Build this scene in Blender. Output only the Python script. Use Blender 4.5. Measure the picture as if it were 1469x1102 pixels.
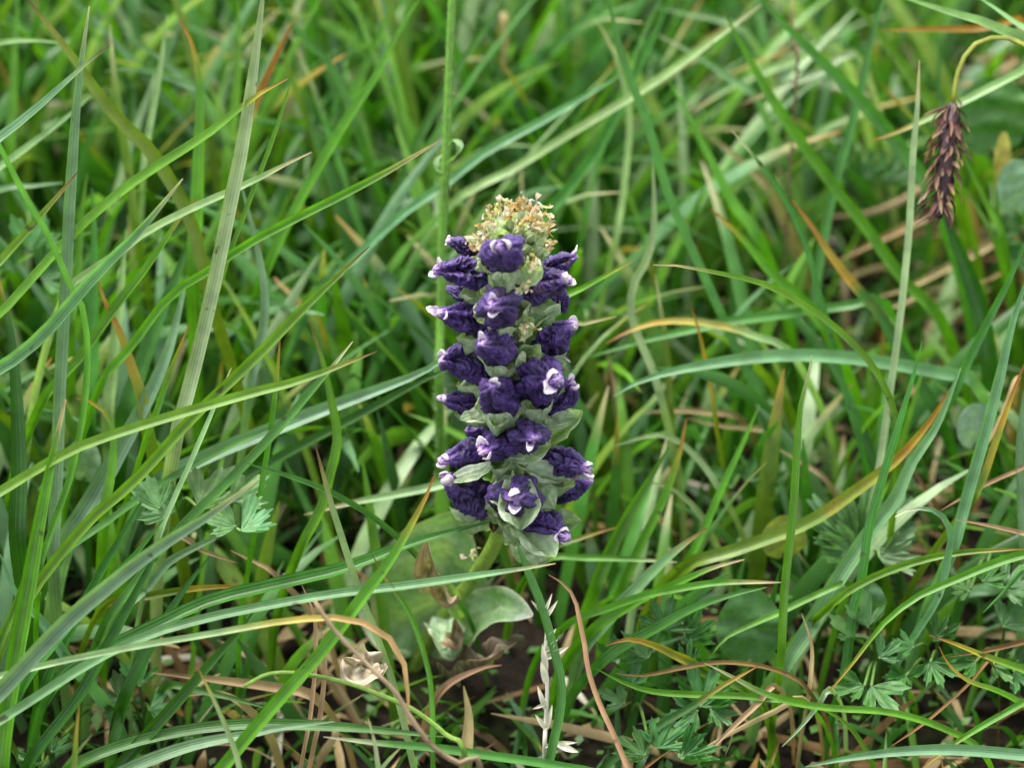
import bpy, math, random
import numpy as np
from mathutils import Vector, noise

for o in list(bpy.data.objects):
    bpy.data.objects.remove(o)
scene = bpy.context.scene
COL = scene.collection
rad = math.radians

# ------------------------------------------------------------------ camera
PITCH = rad(35.0)
FPX = 3913.0            # focal length in photograph pixels (1469 wide)
D0 = 0.45               # metres to the flower spike
CX, CY = 734.5, 551.0
FWD = Vector((0, math.cos(PITCH), -math.sin(PITCH)))
UP = Vector((0, math.sin(PITCH), math.cos(PITCH)))
RT = Vector((1, 0, 0))
CAM = Vector((0, 0, 0.07)) - FWD * D0
cam_data = bpy.data.cameras.new('camera')
cam = bpy.data.objects.new('camera', cam_data)
COL.objects.link(cam)
cam.location = CAM
cam.rotation_euler = (math.pi / 2 - PITCH, 0, 0)
cam_data.sensor_width = 36.0
cam_data.lens = 36.0 * FPX / 1469.0
cam_data.clip_start = 0.01
cam_data.clip_end = 500.0
cam_data.dof.use_dof = True
cam_data.dof.focus_distance = D0 - 0.006
cam_data.dof.aperture_fstop = 14.5
scene.camera = cam

# ------------------------------------------------------------------ light
world = bpy.data.worlds.new('World')
scene.world = world
world.use_nodes = True
wn = world.node_tree.nodes
sky = wn.new('ShaderNodeTexSky')
sky.sky_type = 'NISHITA'
sky.sun_disc = False
SUN_EL, SUN_AZ = rad(68), rad(-40)      # azimuth from +y towards +x
sky.sun_elevation = SUN_EL
sky.sun_rotation = SUN_AZ
sky.altitude = 1500
sky.dust_density = 4.0
sky.air_density = 1.0
wn['Background'].inputs['Strength'].default_value = 0.09
cloud = wn.new('ShaderNodeHueSaturation')      # thin cloud cover takes the blue out of the whole sky
cloud.inputs['Saturation'].default_value = 0.26
world.node_tree.links.new(sky.outputs['Color'], cloud.inputs['Color'])
world.node_tree.links.new(cloud.outputs['Color'], wn['Background'].inputs['Color'])
sd = bpy.data.lights.new('sun', 'SUN')
sd.energy = 1.5
sd.angle = rad(35)
sd.color = (1.0, 0.97, 0.92)
sun = bpy.data.objects.new('sun', sd)
COL.objects.link(sun)
sdir = Vector((math.sin(SUN_AZ) * math.cos(SUN_EL), math.cos(SUN_AZ) * math.cos(SUN_EL), math.sin(SUN_EL)))
sun.rotation_euler = sdir.to_track_quat('Z', 'Y').to_euler()
sun.location = (0, 0, 3)
vs = scene.view_settings
vs.view_transform = 'Standard'
vs.look = 'None'
vs.gamma = 1.0
vs.exposure = 2.4
vs.use_curve_mapping = False
scene.render.engine = 'CYCLES'

# ------------------------------------------------------------------ helpers
rng = random.Random(7)
nrng = np.random.default_rng(11)
MM = D0 / FPX           # metres per photograph pixel at the flower

def P(px, py, d=0.0):
    D = D0 + d * 0.001
    return CAM + D * (FWD + RT * ((px - CX) / FPX) - UP * ((py - CY) / FPX))

def ground_pt(px, py, z=0.0):
    r = FWD + RT * ((px - CX) / FPX) - UP * ((py - CY) / FPX)
    return CAM + r * ((z - CAM.z) / r.z)

def link(name, verts, faces, mat, parent=None, col=None, uv=None, smooth=True):
    me = bpy.data.meshes.new(name)
    me.from_pydata([tuple(v) for v in verts], [], faces)
    finish(me, mat, col, uv, smooth)
    o = bpy.data.objects.new(name, me)
    COL.objects.link(o)
    if parent:
        o.parent = parent
    return o

def finish(me, mat, col=None, uv=None, smooth=True):
    if smooth:
        me.polygons.foreach_set('use_smooth', [True] * len(me.polygons))
    if col is not None:
        a = me.color_attributes.new('Col', 'FLOAT_COLOR', 'POINT')
        c = np.ones((len(me.vertices), 4), dtype=np.float32)
        c[:, :3] = np.asarray(col, dtype=np.float32)
        a.data.foreach_set('color', c.ravel())
    if uv is not None:
        a = me.attributes.new('st', 'FLOAT_VECTOR', 'POINT')
        c = np.zeros((len(me.vertices), 3), dtype=np.float32)
        c[:, :2] = np.asarray(uv, dtype=np.float32)
        a.data.foreach_set('vector', c.ravel())
    me.materials.append(mat)
    me.update()

def tag(o, label, cat, group=None, kind=None):
    o['label'] = label
    o['category'] = cat
    if group:
        o['group'] = group
    if kind:
        o['kind'] = kind
    return o

def empty(name, loc=(0, 0, 0)):
    o = bpy.data.objects.new(name, None)
    o.empty_display_size = 0.01
    o.location = loc
    COL.objects.link(o)
    return o

def lerp(a, b, t):
    return a + (b - a) * t

def mix3(a, b, t):
    return tuple(x + (y - x) * t for x, y in zip(a, b))

def catmull(pts, n):
    """n samples evenly spread by length along a centripetal-ish spline"""
    p = [pts[0] * 2 - pts[1]] + list(pts) + [pts[-1] * 2 - pts[-2]]
    dense = []
    for i in range(1, len(p) - 2):
        for k in range(12):
            t = k / 12
            a, b, c, d = p[i - 1], p[i], p[i + 1], p[i + 2]
            dense.append(0.5 * ((2 * b) + (c - a) * t + (2 * a - 5 * b + 4 * c - d) * t * t + (3 * b - a - 3 * c + d) * t ** 3))
    dense.append(pts[-1].copy())
    L = [0.0]
    for i in range(1, len(dense)):
        L.append(L[-1] + (dense[i] - dense[i - 1]).length)
    out = []
    j = 0
    for k in range(n):
        s = L[-1] * k / (n - 1)
        while j < len(L) - 2 and L[j + 1] < s:
            j += 1
        seg = max(L[j + 1] - L[j], 1e-9)
        out.append(dense[j].lerp(dense[j + 1], min(1, max(0, (s - L[j]) / seg))))
    return out, L[-1]

def ribbon(path, length, wfun, hint, nu=5, fold=0.25, twist=0.0, wave=0.0, seed=0):
    """sheet along a path; hint is the wanted face normal; returns verts, faces, st"""
    n = len(path)
    verts, st, faces = [], [], []
    prevW = None
    for i, p in enumerate(path):
        t = i / (n - 1)
        T = (path[min(i + 1, n - 1)] - path[max(i - 1, 0)])
        T = T.normalized() if T.length > 1e-9 else Vector((0, 0, 1))
        W = T.cross(hint)
        if W.length < 0.15 and prevW:
            W = prevW - T * prevW.dot(T)
        W.normalize()
        if prevW and W.dot(prevW) < 0:
            W = -W
        prevW = W.copy()
        N = W.cross(T)
        a = twist * (t - 0.3)
        Wt = W * math.cos(a) + N * math.sin(a)
        Nt = N * math.cos(a) - W * math.sin(a)
        w = wfun(t)
        for k in range(nu):
            u = -1 + 2 * k / (nu - 1)
            off = fold * w * (abs(u) - 0.5)
            if wave:
                off += wave * w * noise.noise(Vector((t * 6 + seed, u * 1.5, seed * 3.1)))
            verts.append(p + Wt * (u * w * 0.5) + Nt * off)
            st.append((u, t * length * 1000))
    for i in range(n - 1):
        for k in range(nu - 1):
            a = i * nu + k
            faces.append((a, a + 1, a + nu + 1, a + nu))
    return verts, faces, st

def tube(path, rfun, sides=10, bump=0.0, seed=0, cap=True):
    n = len(path)
    verts, st, faces = [], [], []
    X = None
    for i, p in enumerate(path):
        T = (path[min(i + 1, n - 1)] - path[max(i - 1, 0)]).normalized()
        if X is None:
            X = T.orthogonal().normalized()
        X = (X - T * X.dot(T)).normalized()
        Y = T.cross(X)
        r = rfun(i / (n - 1))
        for k in range(sides):
            a = 2 * math.pi * k / sides
            rr = r
            if bump:
                rr *= 1 + bump * noise.noise(Vector((math.cos(a) * 2, math.sin(a) * 2, i * 0.35 + seed)))
            verts.append(p + (X * math.cos(a) + Y * math.sin(a)) * rr)
            st.append((k / sides * 2 - 1, i * 0.5))
    for i in range(n - 1):
        for k in range(sides):
            k2 = (k + 1) % sides
            faces.append((i * sides + k, i * sides + k2, (i + 1) * sides + k2, (i + 1) * sides + k))
    if cap:
        faces.append(tuple(range(sides))[::-1])
        faces.append(tuple((n - 1) * sides + k for k in range(sides)))
    return verts, faces, st

# ------------------------------------------------------------------ materials
def nodemat(name):
    m = bpy.data.materials.new(name)
    m.use_nodes = True
    nt = m.node_tree
    return m, nt, nt.nodes, nt.links, nt.nodes['Principled BSDF'], nt.nodes['Material Output']

def leaf_material(name, rough, trans, veins, specks, spec=0.5, vein_n=16.0, noise_scale=260.0, bump=0.25, gain=0.22):
    m, nt, N, L, bsdf, out = nodemat(name)
    att = N.new('ShaderNodeAttribute'); att.attribute_name = 'Col'
    st = N.new('ShaderNodeAttribute'); st.attribute_name = 'st'
    sep = N.new('ShaderNodeSeparateXYZ'); L.new(st.outputs['Vector'], sep.inputs[0])
    geo = N.new('ShaderNodeNewGeometry')
    # lengthwise veins from the across coordinate
    mul = N.new('ShaderNodeMath'); mul.operation = 'MULTIPLY'; mul.inputs[1].default_value = vein_n
    L.new(sep.outputs[0], mul.inputs[0])
    sn = N.new('ShaderNodeMath'); sn.operation = 'SINE'; L.new(mul.outputs[0], sn.inputs[0])
    # blotches
    nz = N.new('ShaderNodeTexNoise'); nz.inputs['Scale'].default_value = noise_scale; nz.inputs['Detail'].default_value = 4
    L.new(geo.outputs['Position'], nz.inputs['Vector'])
    mr = N.new('ShaderNodeMapRange'); mr.inputs[1].default_value = 0.3; mr.inputs[2].default_value = 0.7
    mr.inputs[3].default_value = 1 - gain; mr.inputs[4].default_value = 1 + gain
    L.new(nz.outputs['Fac'], mr.inputs[0])
    vm = N.new('ShaderNodeMath'); vm.operation = 'MULTIPLY_ADD'; vm.inputs[1].default_value = veins
    L.new(sn.outputs[0], vm.inputs[0]); L.new(mr.outputs[0], vm.inputs[2])
    sc = N.new('ShaderNodeVectorMath'); sc.operation = 'SCALE'
    L.new(att.outputs['Color'], sc.inputs[0]); L.new(vm.outputs[0], sc.inputs['Scale'])
    col = sc.outputs[0]
    if specks:
        vz = N.new('ShaderNodeTexNoise'); vz.inputs['Scale'].default_value = 330; vz.inputs['Detail'].default_value = 2
        L.new(geo.outputs['Position'], vz.inputs['Vector'])
        r2 = N.new('ShaderNodeMapRange'); r2.inputs[1].default_value = 0.70; r2.inputs[2].default_value = 0.76
        r2.inputs[3].default_value = 0; r2.inputs[4].default_value = specks
        L.new(vz.outputs['Fac'], r2.inputs[0])
        mx = N.new('ShaderNodeMix'); mx.data_type = 'RGBA'
        mx.inputs[7].default_value = (0.055, 0.035, 0.012, 1)
        L.new(r2.outputs[0], mx.inputs[0]); L.new(col, mx.inputs[6])
        col = mx.outputs[2]
    L.new(col, bsdf.inputs['Base Color'])
    bsdf.inputs['Roughness'].default_value = rough
    bsdf.inputs['Specular IOR Level'].default_value = spec
    bp = N.new('ShaderNodeBump'); bp.inputs['Strength'].default_value = bump; bp.inputs['Distance'].default_value = 0.0002
    ad = N.new('ShaderNodeMath'); ad.operation = 'MULTIPLY_ADD'; ad.inputs[1].default_value = 0.5
    L.new(sn.outputs[0], ad.inputs[0]); L.new(nz.outputs['Fac'], ad.inputs[2])
    L.new(ad.outputs[0], bp.inputs['Height'])
    L.new(bp.outputs[0], bsdf.inputs['Normal'])
    if trans:
        tr = N.new('ShaderNodeBsdfTranslucent')
        g = N.new('ShaderNodeMix'); g.data_type = 'RGBA'; g.blend_type = 'MULTIPLY'; g.inputs[0].default_value = 1
        g.inputs[7].default_value = (1.15, 1.35, 0.40, 1)
        L.new(col, g.inputs[6]); L.new(g.outputs[2], tr.inputs['Color'])
        ms = N.new('ShaderNodeMixShader'); ms.inputs[0].default_value = trans
        L.new(bsdf.outputs[0], ms.inputs[1]); L.new(tr.outputs[0], ms.inputs[2])
        L.new(ms.outputs[0], out.inputs['Surface'])
    return m

M_GRASS = leaf_material('grass_blade', 0.36, 0.30, 0.13, 0.85, spec=0.5)
M_DRY = leaf_material('dry_straw', 0.75, 0.15, 0.16, 0.6, spec=0.25)
M_LEAF = leaf_material('broad_leaf', 0.5, 0.25, 0.0, 0.35, noise_scale=700, bump=0.3)
M_BRACT = leaf_material('papery_bract', 0.5, 0.35, 0.10, 0.0, spec=0.35, noise_scale=1200, bump=0.5, gain=0.18)
M_STEM = leaf_material('flower_stem', 0.5, 0.0, 0.10, 0.4, spec=0.4, noise_scale=900, bump=0.4)

def petal_material():
    m, nt, N, L, bsdf, out = nodemat('withered_petal')
    att = N.new('ShaderNodeAttribute'); att.attribute_name = 'Col'
    geo = N.new('ShaderNodeNewGeometry')
    nz = N.new('ShaderNodeTexNoise'); nz.inputs['Scale'].default_value = 2600; nz.inputs['Detail'].default_value = 3
    L.new(geo.outputs['Position'], nz.inputs['Vector'])
    mr = N.new('ShaderNodeMapRange'); mr.inputs[1].default_value = 0.3; mr.inputs[2].default_value = 0.7
    mr.inputs[3].default_value = 0.8; mr.inputs[4].default_value = 1.2
    L.new(nz.outputs['Fac'], mr.inputs[0])
    sc = N.new('ShaderNodeVectorMath'); sc.operation = 'SCALE'
    L.new(att.outputs['Color'], sc.inputs[0]); L.new(mr.outputs[0], sc.inputs['Scale'])
    L.new(sc.outputs[0], bsdf.inputs['Base Color'])
    bsdf.inputs['Roughness'].default_value = 0.47
    bsdf.inputs['Specular IOR Level'].default_value = 0.35
    bsdf.inputs['Sheen Weight'].default_value = 0.08
    bsdf.inputs['Sheen Tint'].default_value = (0.7, 0.6, 1.0, 1)
    bp = N.new('ShaderNodeBump'); bp.inputs['Strength'].default_value = 0.3; bp.inputs['Distance'].default_value = 0.0002
    L.new(nz.outputs['Fac'], bp.inputs['Height']); L.new(bp.outputs[0], bsdf.inputs['Normal'])
    return m
M_PETAL = petal_material()

def soil_material():
    m, nt, N, L, bsdf, out = nodemat('soil')
    geo = N.new('ShaderNodeNewGeometry')
    n1 = N.new('ShaderNodeTexNoise'); n1.inputs['Scale'].default_value = 45; n1.inputs['Detail'].default_value = 8
    n2 = N.new('ShaderNodeTexNoise'); n2.inputs['Scale'].default_value = 420; n2.inputs['Detail'].default_value = 5
    L.new(geo.outputs['Position'], n1.inputs['Vector']); L.new(geo.outputs['Position'], n2.inputs['Vector'])
    r1 = N.new('ShaderNodeValToRGB')
    e = r1.color_ramp.elements
    e[0].position = 0.35; e[0].color = (0.006, 0.004, 0.0025, 1)
    e[1].position = 0.68; e[1].color = (0.014, 0.019, 0.004, 1)
    x = e.new(0.52); x.color = (0.015, 0.010, 0.006, 1)
    L.new(n1.outputs['Fac'], r1.inputs['Fac'])
    mr = N.new('ShaderNodeMapRange'); mr.inputs[1].default_value = 0.3; mr.inputs[2].default_value = 0.75
    mr.inputs[3].default_value = 0.5; mr.inputs[4].default_value = 1.7
    L.new(n2.outputs['Fac'], mr.inputs[0])
    sc = N.new('ShaderNodeVectorMath'); sc.operation = 'SCALE'
    L.new(r1.outputs['Color'], sc.inputs[0]); L.new(mr.outputs[0], sc.inputs['Scale'])
    L.new(sc.outputs[0], bsdf.inputs['Base Color'])
    bsdf.inputs['Roughness'].default_value = 0.95
    bsdf.inputs['Specular IOR Level'].default_value = 0.15
    bp = N.new('ShaderNodeBump'); bp.inputs['Strength'].default_value = 0.8; bp.inputs['Distance'].default_value = 0.003
    L.new(n2.outputs['Fac'], bp.inputs['Height']); L.new(bp.outputs[0], bsdf.inputs['Normal'])
    return m
M_SOIL = soil_material()

# leaf colours (linear base colour); B has the bluish sky sheen painted in
C = {
 'G': (0.088, 0.232, 0.010), 'M': (0.052, 0.175, 0.022), 'D': (0.028, 0.115, 0.008),
 'B': (0.125, 0.255, 0.112), 'P': (0.230, 0.345, 0.150), 'Y': (0.118, 0.208, 0.012),
 'O': (0.300, 0.155, 0.014), 'S': (0.330, 0.245, 0.120), 'R': (0.160, 0.092, 0.034), 'W': (0.55, 0.51, 0.40),
}

# ------------------------------------------------------------------ ground
def ground_z(x, y):
    f = max(0.0, 1 - (x * x + y * y) / 4.0)
    return (noise.noise(Vector((x * 14, y * 14, 3.3))) * 0.006 + noise.noise(Vector((x * 45, y * 45, 8.1))) * 0.0025) * f - 0.002

def build_ground():
    n = 150
    s = np.linspace(-1, 1, n)
    ax = 0.55 * s + 60 * s ** 9
    verts, faces = [], []
    for j in range(n):
        for i in range(n):
            x, y = ax[i], ax[j] + 0.15
            verts.append((x, y, ground_z(x, y)))
    for j in range(n - 1):
        for i in range(n - 1):
            a = j * n + i
            faces.append((a, a + 1, a + n + 1, a + n))
    o = link('ground', verts, faces, M_SOIL)
    o['kind'] = 'structure'
build_ground()

# ------------------------------------------------------------------ traced grass blades
blades = []         # (object, info) for labels
BLADES_GROUP = 'single grass blades around the flower spike'

def grass_path(pts, d_tip, d_base, ext=0.5):
    """pts: photograph pixels from tip to base; returns a world path from root to tip"""
    n = len(pts)
    L = [0.0]
    for i in range(1, n):
        L.append(L[-1] + math.dist(pts[i], pts[i - 1]))
    out = []
    for i, (x, y) in enumerate(pts):
        d = lerp(d_tip, d_base, L[i] / L[-1])
        p = P(x, y, d)
        if p.z < 0.004:
            p = ground_pt(x, y, 0.004)
        out.append(p)
    out.reverse()
    b = out[0]
    if b.z > 0.006:
        u = b - out[1]
        u.z = 0
        hu = u.normalized() if u.length > 1e-6 else Vector((0, 1, 0))
        z = b.z
        run = min(z, 0.06)
        off = hu * run * ext * 0.6 + Vector((0, 1, 0)) * run * 0.35
        mid = b + off * 0.65
        mid.z = z * 0.5
        root = b + off
        root.z = -0.004
        out = [root, mid] + out
    else:
        out[0].z = -0.004
    return out

def blade_colors(n, nu, ckey, tip, crng, length):
    base = C[ckey]
    base = tuple(c * crng.uniform(0.88, 1.12) for c in base)
    cols = []
    tipfrac = min(0.1, crng.uniform(0.003, 0.006) / length) if tip else 0
    ph = crng.uniform(0, 50)
    spot = crng.uniform(0.3, 0.8)
    for i in range(n):
        t = i / (n - 1)
        c = base
        # paler, yellower sheath low down
        if t < 0.25:
            c = mix3((base[0] * 1.25, base[1] * 1.05, base[2] * 0.9), base, t / 0.25)
        v = noise.noise(Vector((t * 5, ph, 0)))
        c = tuple(x * (1 + 0.16 * v) for x in c)
        if tip:
            k = (t - (1 - tipfrac * 2.2)) / (tipfrac * 2.2)
            k = max(0, min(1, k + 0.15 * noise.noise(Vector((t * 30, ph, 2)))))
            if tip == 'o':
                c = mix3(c, (0.36, 0.27, 0.03), min(1, k * 1.5)); c = mix3(c, (0.30, 0.10, 0.02), max(0, k * 2 - 1.0))
            elif tip == 'n':
                c = mix3(c, (0.26, 0.20, 0.05), min(1, k * 1.4)); c = mix3(c, (0.10, 0.04, 0.02), max(0, k * 2 - 1.0))
            elif tip == 'w':
                c = mix3(c, (0.50, 0.46, 0.30), k)
            elif tip == 's':
                c = mix3(c, (0.42, 0.32, 0.18), min(1, k * 1.6))
            elif tip == 'O':     # rust over the upper half
                k = max(0, min(1, (t - 0.68) / 0.32 + 0.6 * noise.noise(Vector((t * 18, ph, 5)))))
                c = mix3(c, (0.42, 0.25, 0.02), min(1, k * 1.3)); c = mix3(c, (0.22, 0.07, 0.015), max(0, k * 2 - 1.1))
            elif tip == 'S':     # dead straw over the outer half
                k = max(0, min(1, (t - 0.70) / 0.16))
                c = mix3(c, (0.45, 0.36, 0.06), min(1, k * 2)); c = mix3(c, (0.42, 0.26, 0.11), max(0, k * 2 - 1))
        for _ in range(nu):
            cols.append(c)
    return cols

def taper(w, tipstart=0.55, base=0.7):
    def f(t):
        a = lerp(base, 1, min(1, t / 0.3))
        if t > tipstart:
            k = (t - tipstart) / (1 - tipstart)
            a *= max(0.10, 1 - k ** 2.0 * 0.90)
        return w * a
    return f

def blade(pts, w, ckey, d_tip, d_base, tip='', name='grass_blade', lab=None, mat=None, ts=None, ext=0.5, cat='grass blade', group=BLADES_GROUP, tilt=None):
    pp = [tuple(float(v) for v in q.split(',')) for q in pts.split()]
    d_tip, d_base = [q * 0.62 if q < 0 else q for q in (d_tip, d_base)]
    wp = grass_path(pp, d_tip, d_base, ext)
    n = 30
    path, length = catmull(wp, n)
    mid = path[n // 2]
    scale = (mid - CAM).dot(FWD) / FPX
    width = w * scale * 1.1
    tl = tilt if tilt is not None else rng.uniform(-0.7, 0.7)
    hint = ((CAM - mid).normalized() + Vector((0, 0, 0.35)) + RT * tl).normalized()
    if ts is None:
        ts = max(0.45, 1 - 17 * w * scale / length)
    V, F, S = ribbon(path, length, taper(width, ts), hint, nu=5, fold=rng.uniform(0.22, 0.55), twist=rng.uniform(-0.5, 0.5))
    cols = blade_colors(n, 5, ckey, tip, rng, length)
    # the two halves of a keeled blade differ a little
    root = path[0].copy()
    V = [v - root for v in V]
    o = link(name, V, F, mat or (M_DRY if ckey in 'SRW' else M_GRASS), col=cols, uv=S)
    o.location = root
    bend = 0.0
    a = (path[n // 2] - path[0]).normalized(); b = (path[-1] - path[n // 2]).normalized()
    bend = a.angle(b)
    blades.append((o, dict(w=w, c=ckey, tip=tip, lab=lab, cat=cat, group=group, bend=bend, length=length, slope=(path[-1] - path[6]).normalized().z,
                           px=pp, d=(d_tip + d_base) / 2)))
    return o

def straw(pts, w, ckey, d_tip, d_base, **k):
    k.setdefault('name', 'dry_straw'); k.setdefault('cat', 'straw'); k.setdefault('group', 'dry straws lying in the grass')
    return blade(pts, w, ckey, d_tip, d_base, **k)

T = blade
# --- upper left
T('379,-40 376,0 350,190 330,290 308,400 285,500 270,560 250,640', 19, 'P', -12, 0, lab='broad pale ribbed upright grass blade with tiny brown specks', tilt=0.1)
T('128,8 110,130 98,290 93,400 84,560 80,690 75,820', 18, 'B', 0, 5, 'w', tilt=0.5)
T('157,65 120,95 60,150 0,200 -60,250', 17, 'B', -18, -10, 'n')
T('40,-2 100,75 160,160 215,215 262,290 285,350 300,420', 18, 'Y', 15, 30, 'n')
T('413,112 360,142 300,190 190,262 105,335 20,430 -30,490', 13, 'G', -12, 8, 'o')
T('258,27 275,60 288,130 285,290 280,400', 22, 'G', 30, 35, 'o', tilt=-0.5)
T('262,256 200,330 130,400 60,480 0,530 -40,565', 17, 'B', -22, -12, 'w', tilt=0.4)
T('113,245 75,290 0,375 -40,420', 11, 'Y', -5, 0, 'n')
T('-30,150 0,212 40,290 70,340 100,410 117,440 125,500 123,560 114,622 98,692 74,758 55,830', 9, 'G', 0, -15)
T('136,131 98,166 0,240 -40,270', 10, 'P', 35, 40)
T('92,62 40,56 0,62 -30,75', 8, 'P', 45, 45)
T('158,35 163,110 172,170 187,270 195,340', 12, 'Y', 50, 55, 'w')
T('240,20 228,110 212,200 205,260', 9, 'P', 50, 55)
T('150,102 200,98 265,120 300,150', 10, 'B', 60, 65)
T('175,45 250,100 290,150', 12, 'B', 80, 85)
T('27,-20 22,60 18,160 14,230', 15, 'G', 80, 85)
T('342,-10 340,125 330,200 325,260', 13, 'G', 70, 75)
T('90,262 40,268 -10,284', 13, 'B', 50, 55)
T('418,115 395,190 365,270 335,350 318,400 300,460', 7, 'G', 0, 15)
T('447,218 400,240 360,261 272,300 204,336 165,368 90,430', 10, 'P', -5, 10, 's')
T('425,22 405,60 385,105 365,150 345,220', 11, 'Y', 42, 50, 'O')
T('380,-30 430,50 470,90 490,130 515,200', 14, 'M', 70, 75)
T('604,-5 575,40 540,110 500,170 470,220 430,290 380,395', 15, 'G', 45, 55)
T('565,-20 550,40 525,90 508,140 495,200', 17, 'G', 90, 95)
T('629,202 560,243 480,285 420,315 345,355 318,377 245,423 188,497 140,560', 11, 'G', 5, 10, 's')
T('725,-10 690,50 655,100 600,200 560,290 535,340', 11, 'M', 80, 85)
T('1092,6 1001,73 958,104 914,133 820,190 740,240 640,300', 11, 'P', 60, 70, 'w')
T('892,106 795,163 740,193 690,222 633,268 578,306 505,374 450,430', 11, 'B', 65, 60)
T('280,286 253,320 218,374 169,437 110,520 60,580', 13, 'G', 8, 15, 'o')
T('283,314 259,382 231,450 201,532 180,600', 26, 'D', 35, 35)
T('345,262 365,342 379,423 373,491 355,570', 13, 'B', 25, 25)
T('139,400 152,437 172,478 190,532 205,580 215,640', 20, 'Y', 15, 20, 'O', lab='rust edged yellow green blade leaning among upright blades')
T('132,270 136,350 134,500 130,600', 20, 'M', 40, 40)
T('125,250 117,300 109,400 100,480', 14, 'G', 45, 45)
T('182,330 172,430 160,540 155,610', 17, 'P', 42, 42)
T('-5,385 14,478 22,560 26,680 24,780', 26, 'D', 8, 8, 'o')
T('268,395 245,490 218,557 177,635 123,731 93,780', 27, 'B', 22, 15)
T('272,464 253,510 234,560 223,594 205,640', 9, 'G', 0, 5, 'o')
T('332,528 324,545 300,603 272,668 250,717 226,780', 8, 'P', -10, -5, 'w')
T('109,571 131,577 155,597 163,627 160,680 150,740', 14, 'G', 8, 10, 'o', lab='short green blade with a hooked yellow tip')
# --- left middle
T('541,504 497,521 429,546 374,560 300,581 191,614 109,643 54,673 0,706 -40,735', 13, 'Y', -30, -30, 'n', lab='long arching olive grass blade with a brown tip', tilt=0.0)
T('530,353 489,391 429,448 374,505 320,557 272,603 191,692 136,739 82,801 40,860 0,930', 14, 'Y', -20, -20, 'n', lab='long straight green blade with brown spotted tip, aimed at flower spike')
T('371,687 300,739 218,791 137,855 82,904 0,992 -40,1040', 22, 'B', -48, -42, 'w', lab='broad pale bluish grass blade in front of toothed leaves', tilt=0.5)
T('94,573 73,662 54,758 38,850 22,937 5,1047 0,1110', 23, 'G', -30, -30, 's', tilt=0.2)
T('506,490 472,532 409,605 327,692 259,758 200,830 150,900', 13, 'M', -8, 0, 'w')
T('430,600 395,613 313,649 226,698 150,752 90,800', 10, 'M', 0, 5)
T('345,750 327,763 245,804 212,840 160,890', 18, 'B', 5, 5)
T('445,467 462,513 475,570 485,630 474,682 461,731 431,790', 14, 'G', 12, 15, 'n')
T('402,480 396,549 387,622 376,690 365,760', 8, 'G', -5, 5, 'o')
T('665,492 613,530 545,558 463,588 382,620 300,654 220,700', 20, 'B', 22, 22, lab='broad pale green blade running behind the flower spike')
T('655,525 608,545 518,594 450,630 382,668 320,710', 13, 'D', 32, 32)
T('350,664 409,682 463,702 518,731 561,763 600,800', 8, 'M', -15, 10)
T('436,739 504,722 572,709 613,701 690,690', 11, 'P', 28, 35, 's')
T('451,634 461,671 474,720 491,774 515,848 546,928 574,1015 594,1101', 9, 'P', -15, -5, 'n')
# --- lower left
T('623,683 608,720 563,800 522,855 464,933 410,994 351,1063 320,1102 285,1145', 17, 'G', -38, -38, 'o', lab='straight bright green blade whose tip crosses the lowest florets', tilt=0.15)
T('797,809 750,817 688,826 584,841 480,853 377,871 300,887 219,910 137,948 16,1025 -40,1065', 13, 'B', -28, -34, 's', lab='long arching pale blade crossing in front of the flower stem', tilt=-0.1)
T('706,748 645,764 584,782 497,815 402,838 301,863 219,901 150,935 80,985', 18, 'M', 2, -14, lab='broad ridged blade touching the underside of the flower spike')
T('586,1040 584,986 576,943 556,915 520,894 479,887 402,893 300,911 192,929 82,951 0,972 -50,990', 9, 'P', -42, -38, 'S', lab='arching pale blade with drooping dead orange tip', tilt=0.0)
T('532,793 556,834 587,879 608,935 620,997 622,1110', 8, 'G', -30, -25, 'n')
T('375,862 345,904 301,953 247,1016 170,1101 140,1140', 16, 'D', -25, -20)
T('240,760 214,814 175,888 148,937 110,1005 41,1096', 15, 'D', -18, -14)
T('114,1012 110,1050 107,1099 104,1150', 11, 'Y', -48, -44, 'o')
T('279,949 312,1014 338,1077 352,1130', 9, 'P', -48, -42, 'o')
T('640,1058 607,1055 505,1045 402,1040 329,1041 247,1052 164,1074 100,1105', 15, 'M', -22, -22)
T('480,1036 400,1046 356,1055 274,1071 192,1101 150,1130', 17, 'B', -30, -30)
T('464,1058 530,1066 620,1074 700,1085 800,1100 880,1120', 12, 'M', -28, -25, 'w')
T('528,1031 538,1071 545,1120', 9, 'P', -50, -46, 'w')
T('235,745 190,800 140,850 80,920 30,990', 13, 'M', -12, -8)
T('0,795 25,855 60,892 100,950', 17, 'B', -8, 0)
T('45,790 35,828 16,882 -10,950', 14, 'G', -25, -22)
T('389,1019 342,1005 288,992 240,985', 11, 'M', 5, 8)
T('367,841 288,844 205,857 150,870', 10, 'Y', 5, 10, 'O')
T('215,700 175,770 130,850 90,930 60,1000', 14, 'D', 0, 0)
T('300,800 262,850 220,920 180,1000', 18, 'D', 5, 5)
T('210,890 195,950 175,1020 160,1075', 14, 'M', 8, 8)
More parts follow.
